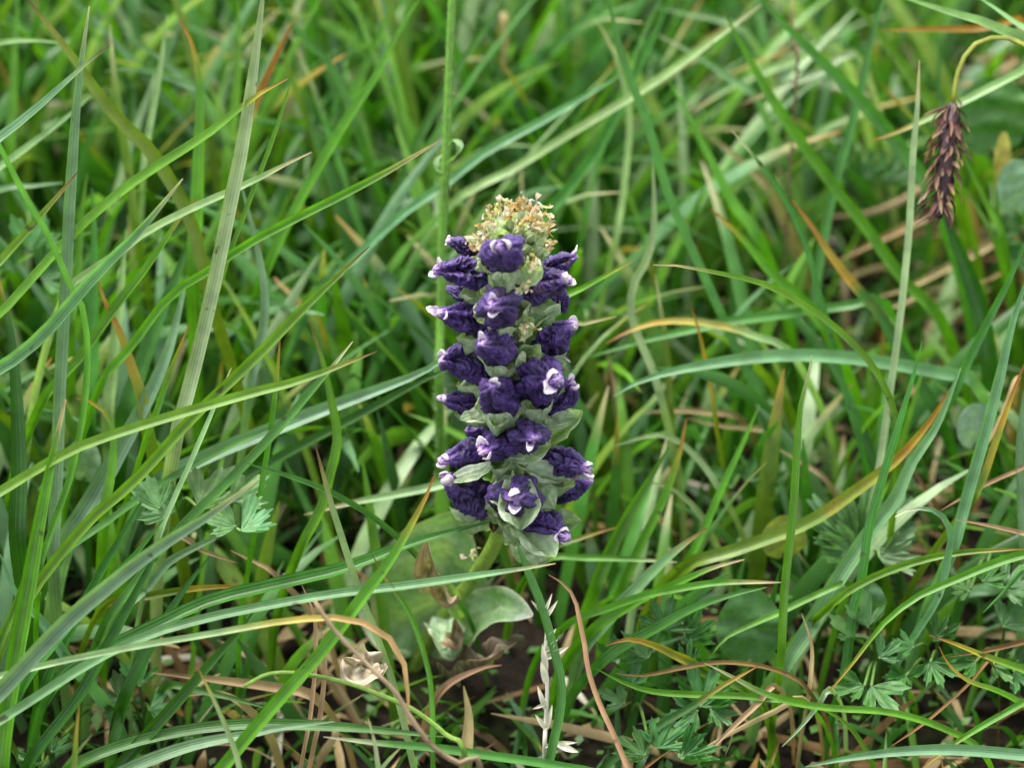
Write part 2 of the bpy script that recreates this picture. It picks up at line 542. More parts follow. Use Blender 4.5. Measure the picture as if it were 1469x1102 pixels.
# --- upper middle and right
T('868,-25 887,63 909,128 931,185 956,274 994,363 1024,429 1051,491 1081,557 1128,657 1150,710', 14, 'M', 42, 55, lab='very long mid green blade rising beside the purple flower spike')
T('857,30 882,76 901,142 903,196 892,294 880,360', 9, 'P', 70, 75, 's')
T('966,-10 930,65 903,122 854,218 795,294 760,340', 14, 'M', 75, 78)
T('872,-5 808,54 748,117 715,160', 23, 'M', 110, 115)
T('815,225 790,250 755,285 720,330', 22, 'B', 120, 122)
T('945,50 1000,80 1050,115 1090,150', 10, 'B', 90, 92, 'w')
T('940,8 985,20 1031,28 1080,60', 8, 'P', 110, 112)
T('958,112 985,163 1012,218 1053,297 1090,350', 19, 'G', 72, 72)
T('1050,187 1090,235 1120,276 1153,342 1174,418 1191,478 1210,557 1240,660', 8, 'M', 28, 40, 'w')
T('988,162 1064,117 1150,84 1200,70', 13, 'P', 105, 108, 's')
T('1057,152 1100,133 1176,103 1230,82', 12, 'P', 88, 92, 'n')
T('1037,14 1067,68 1100,128 1140,190 1202,274 1242,325 1278,377 1305,412 1350,460', 15, 'G', 55, 65)
T('1080,-12 1154,63 1209,117 1252,163 1301,223 1345,295', 19, 'M', 50, 62, lab='broad dark green blade slanting past the hanging brown sedge spike')
T('1205,-14 1252,35 1290,87 1323,131 1350,180', 19, 'G', 75, 80)
T('1272,-15 1252,46 1239,109 1220,185 1203,245 1190,300 1172,400 1165,480', 12, 'M', 65, 70)
T('1263,43 1331,41 1413,41 1480,45', 8, 'O', 60, 62, lab='horizontal orange dying blade above the hanging sedge spike')
T('1290,-6 1360,17 1413,33 1469,60 1510,90', 19, 'P', 28, 25, tilt=0.2)
T('1395,-10 1440,20 1475,48 1510,80', 16, 'P', 26, 24)
T('1319,85 1316,163 1311,210 1308,272 1305,328 1297,410 1289,478 1278,557 1264,655 1250,730', 10, 'P', 22, 30, 's', lab='slender upright pale blade with a straw tip near the sedge spike')
T('1263,117 1300,160 1330,190 1365,240', 9, 'G', 58, 62, 'o')
T('1250,202 1290,188 1345,163 1400,136 1469,100 1510,80', 11, 'P', 45, 42, 'o')
T('1346,40 1346,90 1345,141 1345,180', 9, 'M', 85, 88)
T('1350,303 1370,347 1392,404 1408,456 1422,540', 23, 'D', 42, 50, lab='broad dark green blade starting just under the hanging sedge spike', tilt=-0.2, ts=0.75)
T('1372,255 1402,300 1430,360', 13, 'G', 60, 62)
T('1380,220 1421,300 1440,350', 14, 'G', 66, 66)
T('1136,287 1161,320 1193,369 1229,415 1261,450 1283,491 1321,554 1350,610', 18, 'D', 42, 52, 'O', lab='dark green blade with a rusty orange edged tip')
T('1480,325 1447,401 1417,459 1381,532 1365,570', 12, 'M', 18, 25)
T('1480,380 1452,461 1433,540 1417,603 1398,671 1381,731 1365,790', 16, 'B', 8, 15, lab='tall pale bluish blade standing over cut leaves')
T('1470,520 1447,581 1428,635 1409,690 1390,725', 10, 'Y', 8, 15, 'O')
T('937,380 972,381 1027,391 1079,402 1120,418 1180,455 1221,491 1251,524 1275,568 1289,622 1286,690', 9, 'G', -2, 20, 's', lab='arching light green blade drooping beside the flower spike', tilt=0.0, ts=0.7)
T('910,373 860,400 820,422 770,450', 9, 'G', 12, 18, 'o')
T('884,454 840,464 795,478', 9, 'P', 25, 26, 's')
T('936,228 938,290 937,333 929,369 910,404 904,445 915,483 934,527 950,580', 11, 'P', 42, 45, lab='pale S shaped wavy grass blade')
T('1021,300 1065,342 1106,391 1147,429 1190,480', 18, 'G', 46, 50, 'o')
T('880,568 902,554 956,535 1038,519 1120,510 1202,512 1272,521 1360,537 1400,550', 17, 'B', 28, 35, lab='broad pale blade lying level behind the flower spike')
T('847,512 915,491 983,475 1051,461 1147,448 1229,437 1270,435', 13, 'M', 45, 52)
T('869,494 902,475 956,461 1032,467 1092,486 1135,508', 10, 'P', 40, 45, 'O')
T('991,437 1002,472 1013,519 1021,560 1028,610', 7, 'Y', 36, 42, 'O')
T('940,393 948,450 956,505 959,557 962,600', 9, 'Y', 46, 50, 'w')
T('1164,510 1158,545 1148,580 1142,650 1137,730 1131,785 1124,850 1119,945', 13, 'G', -8, 8, 'w', lab='sharp single bright upright blade beside the cut leaf rosette', tilt=0.6)
T('1323,490 1311,540 1289,616 1267,690 1248,758 1238,830 1226,869 1218,932 1210,980', 14, 'M', 2, 15)
T('1365,556 1335,603 1297,649 1270,673 1229,703 1183,736 1142,758 1112,769 1044,793 985,812', 17, 'Y', 14, 25, 'O', lab='long olive and rust blade leaning over the cut leaf rosette')
T('1378,528 1343,611 1308,662 1283,717 1251,758 1202,831 1155,910 1125,955', 21, 'B', 12, 15)
T('1284,742 1305,732 1335,731 1354,743 1365,766 1362,790 1356,825 1340,870', 11, 'B', -6, 5, 'w', lab='short blade bent over at its top like a hook')
# --- lower right
T('1185,998 1218,959 1251,915 1278,885 1319,855 1369,833 1429,808 1469,796 1520,785', 13, 'G', -10, -5, 'o', ts=0.5)
T('1333,912 1374,926 1415,943 1469,962 1520,985', 10, 'Y', -12, -12, 'o')
T('1347,928 1360,954 1388,978 1429,992 1465,1011 1500,1040', 9, 'G', -6, -6, 'o')
T('855,960 897,981 938,993 993,997 1061,999 1110,1004 1160,1012', 9, 'G', -8, -5)
T('1011,952 1048,970 1089,992 1136,1008 1196,1017 1264,1021 1319,1033 1374,1055 1410,1080', 9, 'G', -14, -10, 'w', lab='thin green blade lying across the small feathery leaves')
T('1155,1101 1210,1090 1292,1079 1374,1077 1469,1085 1520,1095', 15, 'B', -22, -22)
T('1322,1103 1360,1074 1401,1047 1469,1008 1520,980', 9, 'G', -16, -16, 'o')
T('1168,1012 1210,1036 1237,1068 1255,1105', 7, 'G', -8, -2)
T('1018,946 1039,918 1075,899 1120,879 1177,852 1220,840', 9, 'G', 8, 15)
T('884,757 840,770 790,790', 10, 'G', 28, 30, 'o')
T('971,807 908,803 840,801 785,803', 9, 'G', 25, 30, 'w')
T('1014,758 981,782 949,809 919,839 870,892', 22, 'B', 18, 24, 'n')
T('1068,803 1020,816 974,836 924,858 886,880 850,905', 14, 'G', 8, 15, 's')
T('1125,836 1034,836 979,844 924,855 870,874 815,896', 10, 'G', 5, 14, 's')
T('1100,843 1048,855 993,874 938,904 897,926 860,955', 16, 'M', 4, 10)
T('868,927 902,918 938,926 968,940 996,953 1020,970 1075,990', 17, 'G', 2, 6, 'O', lab='green blade with a long withered rust brown end')
T('1088,956 1034,986 993,1014 952,1038 911,1068 865,1104', 10, 'D', -16, -12, 'o')
T('741,778 757,824 775,869 792,928 804,980 802,1022 795,1056 785,1101 778,1130', 13, 'M', -22, -24, lab='bowed green blade hanging in front of the white dead seed stalk', tilt=0.4, ts=0.9)
T('1469,788 1379,793 1311,807 1242,834 1190,870', 10, 'G', 2, 10, 'o')
T('1122,1072 1150,1042 1175,1010 1190,990', 9, 'P', -14, -10)
T('1120,1058 1112,1080 1100,1105', 12, 'G', -35, -32, 'n')
T('1090,580 1064,640 1036,700 1010,760 985,810', 11, 'G', 30, 35)
T('960,640 930,690 900,740 870,800 850,850', 20, 'G', 32, 36)
T('985,600 972,660 950,720 920,780 890,850', 13, 'G', 30, 36, 'o')
T('880,640 950,625 1000,660 1040,720', 11, 'P', 38, 42)
T('925,690 970,705 1005,740 1020,770', 10, 'P', 36, 40)
T('1180,20 1172,90 1160,160', 10, 'G', 110, 112)
T('1469,560 1462,640 1466,720 1470,800', 22, 'B', 15, 20)
T('1410,880 1440,850 1475,815', 8, 'M', -2, 0)

# --- straws and dead stalks
straw('787,825 812,841 826,863 833,896 839,923 845,964 861,1011 881,1055 900,1101 912,1140', 8, 'S', -12, -20, lab='dry tan wiry stalk bent over at its top near the flower', ts=0.8)
straw('433,840 451,884 453,948 446,1025 436,1080', 6, 'S', -20, -12)
straw('459,895 466,948 459,1025 450,1070', 7, 'S', -20, -14)
straw('883,967 924,970 979,959 1034,951 1089,956 1133,970 1160,992', 6, 'R', 0, 4)
straw('1175,312 1243,306 1294,287 1330,270', 9, 'S', 110, 120)
straw('1202,374 1256,347 1332,309 1380,285', 14, 'S', 95, 105)
straw('1251,429 1305,412 1351,388 1414,355 1450,335', 13, 'S', 85, 95)
straw('1256,447 1289,438 1330,425', 10, 'S', 80, 85)
straw('916,592 976,589 1014,592 1060,600', 9, 'S', 60, 62)
straw('987,600 1031,611 1085,616 1120,625', 10, 'S', 58, 60)
straw('996,1082 1034,1060 1075,1038 1120,1016 1150,1000', 8, 'S', -10, 0)
straw('1005,1092 1048,1047 1089,1008 1110,985', 8, 'S', -12, -4)
straw('960,1078 935,1095 915,1112', 9, 'R', -20, -18)
straw('1360,943 1415,934 1469,921 1510,910', 8, 'R', 0, 0)
straw('1275,1074 1333,1033 1391,981 1420,950', 4, 'R', -8, 0)
straw('1349,733 1403,701 1469,671 1510,655', 5, 'S', 15, 18)
straw('1370,746 1419,755 1466,766 1510,780', 7, 'S', 8, 10)
straw('219,966 300,975 400,988 450,1000', 14, 'S', 10, 8)
straw('340,808 290,790 250,770', 10, 'S', 12, 12)
straw('330,790 372,810 400,830', 8, 'S', 12, 14)
straw('265,1000 310,995 345,1010', 12, 'S', 8, 8)
straw('1040,1085 1050,1060 1046,1030', 6, 'S', 0, 0)
straw('1150,880 1165,930 1160,1000', 6, 'S', 5, 5)
straw('720,150 725,60 722,20', 11, 'S', 120, 120)
straw('1410,650 1440,590 1460,540', 8, 'S', 30, 34)
straw('1010,190 1045,215 1085,250 1110,285', 16, 'S', 88, 92, lab='withered orange tan leaf blade behind the flower')
straw('1395,410 1430,395 1469,372', 10, 'S', 80, 84)
straw('1110,640 1150,665 1185,690', 10, 'S', 45, 48)
straw('1300,660 1325,700 1345,735', 14, 'R', 35, 38)
straw('870,500 878,540 884,590', 12, 'S', 62, 64)
straw('665,985 672,1030 668,1085', 18, 'S', 15, 12)
straw('720,955 690,960 640,985', 12, 'S', 18, 16)

trng = random.Random(41)
for k in range(26):
    x0, y0 = (trng.uniform(1180, 1430), trng.uniform(320, 480)) if k < 17 else (trng.uniform(1370, 1469), trng.uniform(75, 150))
    a, l = trng.uniform(-0.5, 0.25), trng.uniform(60, 130)
    x1, y1 = x0 + l * math.cos(a), y0 + l * math.sin(a)
    straw('%d,%d %d,%d %d,%d' % (x0, y0, (x0 + x1) / 2, (y0 + y1) / 2 - trng.uniform(0, 8), x1, y1), trng.uniform(7, 15), trng.choice('SSR'), 128, 134 if k < 17 else 200)

# ------------------------------------------------------------------ the flowering plant
plant = empty('flowering_plant', ground_pt(590, 965, -0.003))
PORG = Vector(plant.location)
tag(plant, 'withering flower spike with crumpled purple florets and a tan tufted top', 'flower')

def plink(name, V, F, mat, parent=plant, col=None, uv=None, smooth=True):
    return link(name, [v - PORG for v in V] if parent is not None else V, F, mat, parent, col, uv, smooth)

AXIS = [(590, 968, 52), (612, 925, 47), (645, 875, 38), (685, 822, 28), (712, 775, 20), (730, 700, 14), (738, 600, 6), (738, 480, -2), (738, 380, -8), (738, 310, -12)]
stem_pts = [P(*a) for a in AXIS]
stem_pts[0] = ground_pt(590, 965, -0.003)
path, L_ = catmull(stem_pts, 60)
V, F, S = tube(path, lambda t: MM * lerp(12.5, 9.5, t), 14, 0.12)
scol = []
for i in range(60):
    for k in range(14):
        n_ = noise.noise(Vector((k * 0.7, i * 0.3, 1)))
        scol.append(mix3((0.22, 0.31, 0.045), (0.13, 0.24, 0.03), 0.5 + 0.5 * n_))
plink('stem', V, F, M_STEM, col=scol, uv=S)

def axis_at(py):
    for a, b in zip(AXIS[4:], AXIS[5:]):
        if a[1] >= py >= b[1]:
            t = (a[1] - py) / (a[1] - b[1])
            return tuple(lerp(x, y, t) for x, y in zip(a, b))
    return AXIS[4] if py > 700 else AXIS[-1]

PURPLE_D = (0.0045, 0.0014, 0.018)
PURPLE = (0.034, 0.0130, 0.100)
LILAC = (0.135, 0.070, 0.290)
MAUVE = (0.36, 0.19, 0.44)
WHITE = (0.68, 0.60, 0.63)


def petal_lobe(parent, base, direc, side, length, width, curl, crng, pale=1.0):
    """small thick rolled petal tip"""
    n, nu = 9, 7
    N = direc.cross(side).normalized()
    verts, cols, faces, st = [], [], [], []
    for i in range(n):
        t = i / (n - 1)
        w = width * (0.8 + 0.45 * math.sin(math.pi * t * 0.8)) * math.sqrt(max(0.05, 1 - t ** 5))
        c = base + direc * (length * t) + N * (curl * length * t * t)
        for k in range(2 * nu):
            a = 2 * math.pi * k / (2 * nu)
            u, h = math.cos(a), math.sin(a)
            p = c + side * (u * w * 0.5) + N * (h * w * 0.16 + 0.30 * w * (u * u - 0.4))
            p += (N * 0.22 + side * 0.15) * (w * noise.noise(p * 1900))
            verts.append(p)
            x = max(0, min(1, t * 1.7 - 0.35 + 0.35 * noise.noise(p * 1500)))
            cols.append(mix3(mix3(LILAC, MAUVE, min(1, t * 2.5)), WHITE, x * pale))
    m = 2 * nu
    for i in range(n - 1):
        for k in range(m):
            k2 = (k + 1) % m
            faces.append((i * m + k, i * m + k2, (i + 1) * m + k2, (i + 1) * m + k))
    faces.append(tuple((n - 1) * m + k for k in range(m)))
    return plink('petal_lobe', verts, faces, M_PETAL, parent, cols)

def floret(b, t, r, lobes=2, bend=0.15, seed=0, pale=0.5, open_mouth=False, lobe_len=0.8, wr=1.0):
    """b, t: base and tip as (px, py, d); r in photograph pixels"""
    crng = random.Random(seed * 31 + 5)
    Bp, Tp = P(*b), P(*t)
    ax = Tp - Bp
    Ln = ax.length
    A = ax.normalized()
    R = r * MM * 1.06
    Uv = UP - A * UP.dot(A)
    if Uv.length < 0.3:
        Uv = RT - A * RT.dot(A)
    Uv.normalize()
    Sv = A.cross(Uv)
    n, m = 84, 76
    prof = [(0, 0.30), (0.06, 0.60), (0.18, 0.88), (0.36, 1.0), (0.54, 0.98), (0.70, 0.80), (0.82, 0.55), (0.92, 0.36), (1.0, 0.20)]
    verts, cols, faces = [], [], []
    so = Vector((seed * 7.7, seed * 3.1, seed * 1.9))
    flat = crng.uniform(0.78, 0.96)
    tw = crng.choice([-1, 1]) * crng.uniform(0.7, 1.5)
    npl = crng.choice([3, 4, 5])
    side_bend = crng.uniform(-0.25, 0.25)
    age = crng.uniform(0.75, 1.3)
    brown = crng.random() < 0.3
    phs = crng.uniform(0, 6.28)
    for i in range(n):
        t_ = i / (n - 1)
        for (x0, y0), (x1, y1) in zip(prof, prof[1:]):
            if x0 <= t_ <= x1:
                k = (t_ - x0) / (x1 - x0)
                rr = lerp(y0, y1, k)
                break
        c = Bp + A * (Ln * t_) + Uv * (bend * R * (math.sin(math.pi * t_))) + Sv * (side_bend * R * math.sin(2.2 * math.pi * t_))
        for j in range(m):
            a = 2 * math.pi * j / m
            q = Vector((math.cos(a), math.sin(a), t_ * Ln / R))
            # broad folds, lengthwise furrows, then crepe wrinkles
            lump = noise.noise(q * 1.1 + so) * 0.26
            a2 = a + t_ * 1.5 * tw
            fold = -max(0, 0.28 - abs(noise.noise(Vector((math.cos(a2) * 1.3, math.sin(a2) * 1.3, q.z * 0.35)) + so * 2))) * 0.9
            wv = Vector((q.x * 0.85, q.y * 0.85, q.z * 2.7)) + so
            wv += Vector((noise.noise(q * 1.7 + so), noise.noise(q * 1.7 + so + Vector((9, 0, 0))), noise.noise(q * 1.7 + so + Vector((0, 9, 0))) * 2.2)) * 1.0
            wr1 = 1 - 3.2 * abs(noise.noise(wv))
            wr2 = 1 - 3.2 * abs(noise.noise(wv * 1.9 + q * 1.5 + Vector((4, 4, 4))))
            edge = min(1, t_ * 6)
            pl = math.cos(npl * a + 2.6 * tw * t_ + phs + 2.2 * noise.noise(Vector((math.cos(a) * 0.8, math.sin(a) * 0.8, q.z * 0.7)) + so))
            pleat = -(0.5 - 0.5 * pl) ** 3 * (0.16 + 0.34 * t_)
            dsp = (lump + fold * 0.6 + pleat + wr * (0.155 * wr1 + 0.085 * wr2)) * edge
            rad_ = R * rr * (1 + dsp)
            p = c + (Uv * math.cos(a) * flat + Sv * math.sin(a)) * rad_
            verts.append(p)
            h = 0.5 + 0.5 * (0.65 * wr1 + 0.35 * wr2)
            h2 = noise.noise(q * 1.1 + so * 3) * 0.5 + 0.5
            colr = mix3(PURPLE_D, tuple(x * age for x in PURPLE), max(0, min(1, h * 1.4 - 0.2 + pleat * 1.6)))  # shade painted into creases and pleats as darker purple
            colr = mix3(colr, LILAC, max(0, h - 0.45) * 0.95 * (0.3 + h2))  # pale highlight painted on the wrinkle ridges
            if brown and h2 > 0.62:
                colr = mix3(colr, (0.05, 0.022, 0.018), (h2 - 0.62) * 3)
            k = max(0, min(1, (t_ - 0.84) / 0.16 + 0.4 * (h2 - 0.5) + 0.4 * (h - 0.6)))
            if k > 0:
                colr = mix3(colr, LILAC, min(1, k * 1.6) * (0.4 + 0.6 * pale))
                colr = mix3(colr, MAUVE, max(0, k * 2 - 0.9) * pale)
                colr = mix3(colr, WHITE, max(0, k * 2.4 - 1.9) * pale)
            cols.append(colr)
    for i in range(n - 1):
        for j in range(m):
            j2 = (j + 1) % m
            faces.append((i * m + j, i * m + j2, (i + 1) * m + j2, (i + 1) * m + j))
    faces.append(tuple(range(m))[::-1])
    faces.append(tuple((n - 1) * m + j for j in range(m)))
    f = plink('floret', verts, faces, M_PETAL, plant, cols)
    a0 = crng.uniform(0, 6.28)
    for q in range(lobes):
        a = a0 + 2 * math.pi * q / max(1, lobes) + crng.uniform(-0.4, 0.4)
        rdir = Uv * math.cos(a) + Sv * math.sin(a)
        dr = (A + rdir * crng.uniform(0.1, 0.45)).normalized()
        sd_ = dr.cross(rdir).normalized()
        base = Bp + A * (Ln * 0.88) + rdir * R * 0.22
        petal_lobe(f, base, dr, sd_, R * lobe_len * crng.uniform(0.6, 1.1), R * crng.uniform(0.34, 0.54), crng.uniform(-0.7, 0.3), crng)
    return f, (Bp, Tp, A, R, Ln)

def bract(base, tip, w, hint, cup=0.5, seed=0, col=None, wave=0.24):
    crng = random.Random(seed + 77)
    mid = (base + tip) * 0.5
    dn = hint.normalized()
    pts = [base, base.lerp(tip, 0.35) - dn * (tip - base).length * 0.10, base.lerp(tip, 0.75) - dn * (tip - base).length * 0.06, tip]
    path, L_ = catmull(pts, 16)
    def wf(t):
        return w * (0.35 + 0.65 * math.sin(math.pi * min(1, 0.12 + t * 0.62))) * (1 - max(0, (t - 0.55) / 0.45) ** 2.2 * 0.9)
    V, F, S = ribbon(path, L_, wf, dn, nu=9, fold=cup, wave=wave, seed=seed * 0.37)
    c0 = col or (0.38, 0.50, 0.32)
    cols = []
    for i, v in enumerate(V):
        n_ = noise.noise(v * 700 + Vector((seed, 0, 0)))
        u = abs(S[i][0])
        c = mix3(c0, (0.62, 0.69, 0.50), max(0, min(1, u * 0.55 + 0.7 * n_)))
        c = mix3(c, (0.24, 0.34, 0.11), max(0, 0.45 - u) * 0.9)
        cols.append(c)
    return plink('bract', V, F, M_BRACT, plant, cols, S)

# base (px,py,d)  tip (px,py,d)  radius  lobes  pale  bend
FL = [
 ((700, 368, -6), (640, 344, -6), 17, 3, 0.9, 0.1),
 ((712, 405, -8), (622, 386, -14), 26, 2, 0.8, 0.2),
 ((724, 374, -14), (719, 354, -30), 27, 2, 0.3, 0.0),
 ((690, 436, -4), (640, 412, -4), 13, 0, 0.2, 0.0),
 ((716, 474, -4), (628, 448, -13), 26, 2, 0.8, 0.2),
 ((722, 440, -10), (708, 440, -28), 28, 2, 0.35, 0.0),
 ((712, 536, 0), (630, 517, -9), 28, 1, 0.7, 0.25),
 ((728, 508, -8), (692, 494, -22), 25, 1, 0.4, 0.15),
 ((775, 392, -2), (828, 367, -4), 18, 1, 0.8, 0.1),
 ((748, 428, -8), (818, 400, -15), 26, 2, 0.8, 0.25),
 ((795, 418, 0), (812, 448, 2), 16, 0, 0.1, 0.0),
 ((765, 508, -3), (824, 464, -8), 25, 2, 0.9, 0.0),
 ((752, 552, -2), (800, 545, -18), 33, 3, 0.4, 0.1),
 ((780, 595, 2), (824, 548, -6), 20, 2, 0.7, -0.1),
 ((706, 578, 2), (630, 571, -6), 20, 1, 0.9, -0.15),
 ((724, 580, -4), (704, 556, -20), 26, 1, 0.1, 0.0),
 ((752, 622, 0), (764, 630, -18), 26, 1, 0.3, 0.0),
 ((712, 645, 6), (632, 662, -4), 21, 2, 0.9, 0.1),
 ((738, 632, 2), (692, 648, -14), 28, 2, 0.7, 0.1),
 ((690, 618, 8), (668, 618, 6), 13, 0, 0.2, 0.0),
 ((706, 728, 8), (636, 684, -4), 29, 2, 0.9, -0.1),
 ((742, 712, 4), (740, 716, -16), 33, 2, 0.3, 0.0),
 ((770, 664, 4), (846, 674, -4), 25, 2, 0.8, 0.2),
 ((785, 712, 8), (850, 690, 4), 16, 1, 0.7, -0.1),
 ((748, 752, 6), (812, 772, -8), 29, 3, 0.6, 0.15),
 ((800, 508, 4), (806, 500, 2), 12, 0, 0.8, 0.0),
]
for i, (b, t, r, lb, pale, bd) in enumerate(FL):
    f, (Bp, Tp, A, R, Ln) = floret(b, t, r, lb, bd, i + 1, pale, lobe_len=0.8 if lb < 3 else 0.5)
    if r >= 17:
        # papery bract cupping the floret from below
        dn = Vector((0, 0, -1)) - A * Vector((0, 0, -1)).dot(A)
        dn = (dn + (-UP) * 0.8)
        dn = (dn - A * dn.dot(A)).normalized()
        ax3 = P(*axis_at(b[1] + r * 0.5))
        base = (Bp * 0.6 + ax3 * 0.4) + dn * R * 0.75
        tip = Bp + A * (Ln * rng.uniform(0.45, 0.7)) + dn * R * rng.uniform(0.95, 1.12)
        bract(base, tip, R * rng.uniform(1.4, 1.9), -dn, cup=0.5, seed=i, wave=0.34)
        # calyx scale on each side
        sd_ = A.cross(dn).normalized()
        for s in (-1, 1):
            bb = Bp + sd_ * s * R * 0.7 + dn * R * 0.3 - A * R * 0.35
            tt = Bp + A * Ln * 0.38 + sd_ * s * R * 1.08 + dn * R * 0.35
            bract(bb, tt, R * 1.1, -(sd_ * s + dn * 0.5), cup=0.35, seed=i * 3 + s, col=(0.33, 0.42, 0.20))
# larger bracts seen on their own: base, tip, width px, facing
TOCAM = -FWD
for i, (b, t, w, h) in enumerate([
    ((765, 640, 2), (836, 590, -2), 46, TOCAM * 0.8 + UP * 0.5), ((745, 600, -4), (830, 600, 0), 34, TOCAM + UP * 0.3),
    ((742, 690, -8), (748, 760, -14), 62, TOCAM * 0.5 + UP * 0.9), ((738, 735, -2), (796, 800, -12), 56, TOCAM * 0.4 + UP * 0.9),
    ((770, 755, 4), (834, 748, 0), 44, TOCAM + UP * 0.5), ((740, 660, -4), (820, 690, -2), 40, TOCAM * 0.7 + UP * 0.7),
    ((730, 650, -6), (790, 640, -10), 44, TOCAM + UP * 0.2), ((705, 668, -4), (640, 690, -4), 30, TOCAM * 0.7 + UP * 0.7),
    ((712, 590, -6), (660, 602, -8), 34, TOCAM * 0.7 + UP * 0.7), ((725, 590, -10), (705, 612, -14), 30, TOCAM + UP * 0.4),
    ((735, 470, -10), (800, 440, -12), 30, TOCAM * 0.7 + UP * 0.6), ((742, 480, -10), (764, 455, -16), 34, TOCAM),
    ((740, 520, -6), (775, 495, -12), 34, TOCAM + RT * 0.3), ((735, 420, -14), (705, 400, -20), 30, TOCAM),
    ((745, 410, -16), (775, 375, -20), 34, TOCAM + RT * 0.3), ((730, 560, -6), (735, 520, -12), 30, TOCAM),
    ((728, 680, -4), (715, 725, -10), 44, TOCAM - RT * 0.6), ((760, 690, -2), (795, 730, -4), 44, TOCAM + RT * 0.5),
    ((715, 720, 6), (690, 750, 2), 36, TOCAM - RT * 0.4), ((735, 350, -14), (700, 330, -18), 26, TOCAM - RT * 0.4),
]):
    bract(P(*b), P(*t), w * MM, h, cup=0.35, seed=200 + i)

# pale lumpy rachis between the florets
pts = [P(*axis_at(y)) for y in (755, 700, 640, 560, 480, 400, 330)]
path, L_ = catmull(pts, 60)
V, F, S = tube(path, lambda t: MM * lerp(21, 22, t), 24, 0.55, seed=4)
cols = [mix3((0.34, 0.42, 0.20), (0.16, 0.25, 0.06), 0.5 + 0.9 * noise.noise(v * 600)) for v in V]
plink('rachis', V, F, M_BRACT, col=cols, uv=S)

# tufted top: closed green buds with withered tan corollas
def bud(c, A, R, Ln, seed):
    crng = random.Random(seed)
    X = A.orthogonal().normalized(); Y = A.cross(X)
    n, m = 10, 12
    verts, cols, faces = [], [], []
    for i in range(n):
        t = i / (n - 1)
        rr = math.sin(math.pi * (0.12 + 0.83 * t)) ** 0.8
        for j in range(m):
            a = 2 * math.pi * j / m
            p = c + A * (Ln * t) + (X * math.cos(a) + Y * math.sin(a)) * (R * rr * (1 + 0.18 * math.cos(4 * a + seed)))
            verts.append(p)
            n_ = noise.noise(p * 900)
            cols.append(mix3(mix3((0.22, 0.33, 0.11), (0.50, 0.57, 0.36), t), (0.6, 0.6, 0.45), max(0, n_)))
    for i in range(n - 1):
        for j in range(m):
            j2 = (j + 1) % m
            faces.append((i * m + j, i * m + j2, (i + 1) * m + j2, (i + 1) * m + j))
    faces.append(tuple(range(m))[::-1]); faces.append(tuple((n - 1) * m + j for j in range(m)))
    return plink('bud', verts, faces, M_BRACT, plant, cols, [(0, 0)] * len(verts))

def tuft(parent, c, A, size, seed, k=5):
    crng = random.Random(seed + 900)
    V, F, cols, S = [], [], [], []
    for q in range(k):
        dr = (A + Vector((crng.uniform(-1, 1), crng.uniform(-1, 1), crng.uniform(-1, 1))) * 0.9).normalized()
        e = c + dr * size * crng.uniform(0.6, 1.3)
        m1 = c.lerp(e, 0.5) + Vector((crng.uniform(-1, 1), crng.uniform(-1, 1), crng.uniform(-1, 1))) * size * 0.35
        e2 = e + Vector((crng.uniform(-1, 1), crng.uniform(-1, 1), crng.uniform(-1, 0.6))) * size * 0.45
        pth, l_ = catmull([c, m1, e, e2], 9)
        ww = size * crng.uniform(0.18, 0.42)
        v, f, s = ribbon(pth, l_, lambda t: ww * (0.6 + 0.6 * math.sin(t * 9 + q)) , Vector((crng.uniform(-1, 1), crng.uniform(-1, 1), crng.uniform(-1, 1))).normalized(), nu=4, fold=0.5, wave=0.5, seed=q + seed)
        o_ = len(V)
        V += v; S += s
        F += [tuple(o_ + x for x in ff) for ff in f]
        base = crng.choice([(0.56, 0.40, 0.23), (0.62, 0.50, 0.32), (0.46, 0.28, 0.14), (0.70, 0.64, 0.50), (0.66, 0.60, 0.44)])
        cols += [tuple(x * crng.uniform(0.8, 1.15) for x in base)] * len(v)
    return plink('withered_corolla', V, F, M_BRACT, parent, cols, S)

top0 = P(738, 368, -10)
ga = 2.39996
nb = 30
AXD = (P(738, 310, -12) - P(738, 400, -7)).normalized()
XA = RT; YA = AXD.cross(XA)
for i in range(nb):
    t = (i + 0.5) / nb
    h = t ** 0.9
    rr = math.sqrt(max(0.02, 1 - h ** 3.0)) * 46
    a = i * ga
    rd = XA * math.cos(a) + YA * math.sin(a)
    c = top0 + AXD * (h * 46 * MM / 0.93) + rd * (rr * 0.62 * MM)
    A = (rd * (0.95 - 0.6 * h) + AXD * (0.55 + 0.6 * h)).normalized()
    o = bud(c - A * 4 * MM, A, rng.uniform(7, 9.5) * MM, rng.uniform(20, 26) * MM, i)
    bract(c - A * 6 * MM - AXD * 4 * MM, c + A * 22 * MM + rd * 5 * MM, 23 * MM, rd, cup=0.4, seed=300 + i, col=(0.36, 0.45, 0.22))
    if i % 5 != 0:
        tuft(o, c + A * 19 * MM, A, rng.uniform(15, 23) * MM, i, 6)
# withered corollas hanging lower on the spike, and the one style standing proud
for i, (x, y, d) in enumerate([(683, 352, -20), (750, 408, -24), (770, 370, -22), (765, 378, -24), (786, 345, -16), (752, 470, -22), (700, 325, -18), (757, 465, -20), (800, 515, -4), (690, 335, -16)]):
    b = plink('withered_corolla', *tuft_dummy()) if False else tuft(plant, P(x, y, d), (TOCAM - UP * 0.6).normalized(), 14 * MM, 500 + i, 7)
pth, l_ = catmull([P(722, 320, -13), P(718, 300, -13), P(716, 288, -14), P(715, 282, -14)], 10)
V, F, S = tube(pth, lambda t: MM * (1.6 if t < 0.8 else 4.0), 8)
plink('style', V, F, M_BRACT, col=[(0.62, 0.55, 0.42)] * len(V), uv=S)

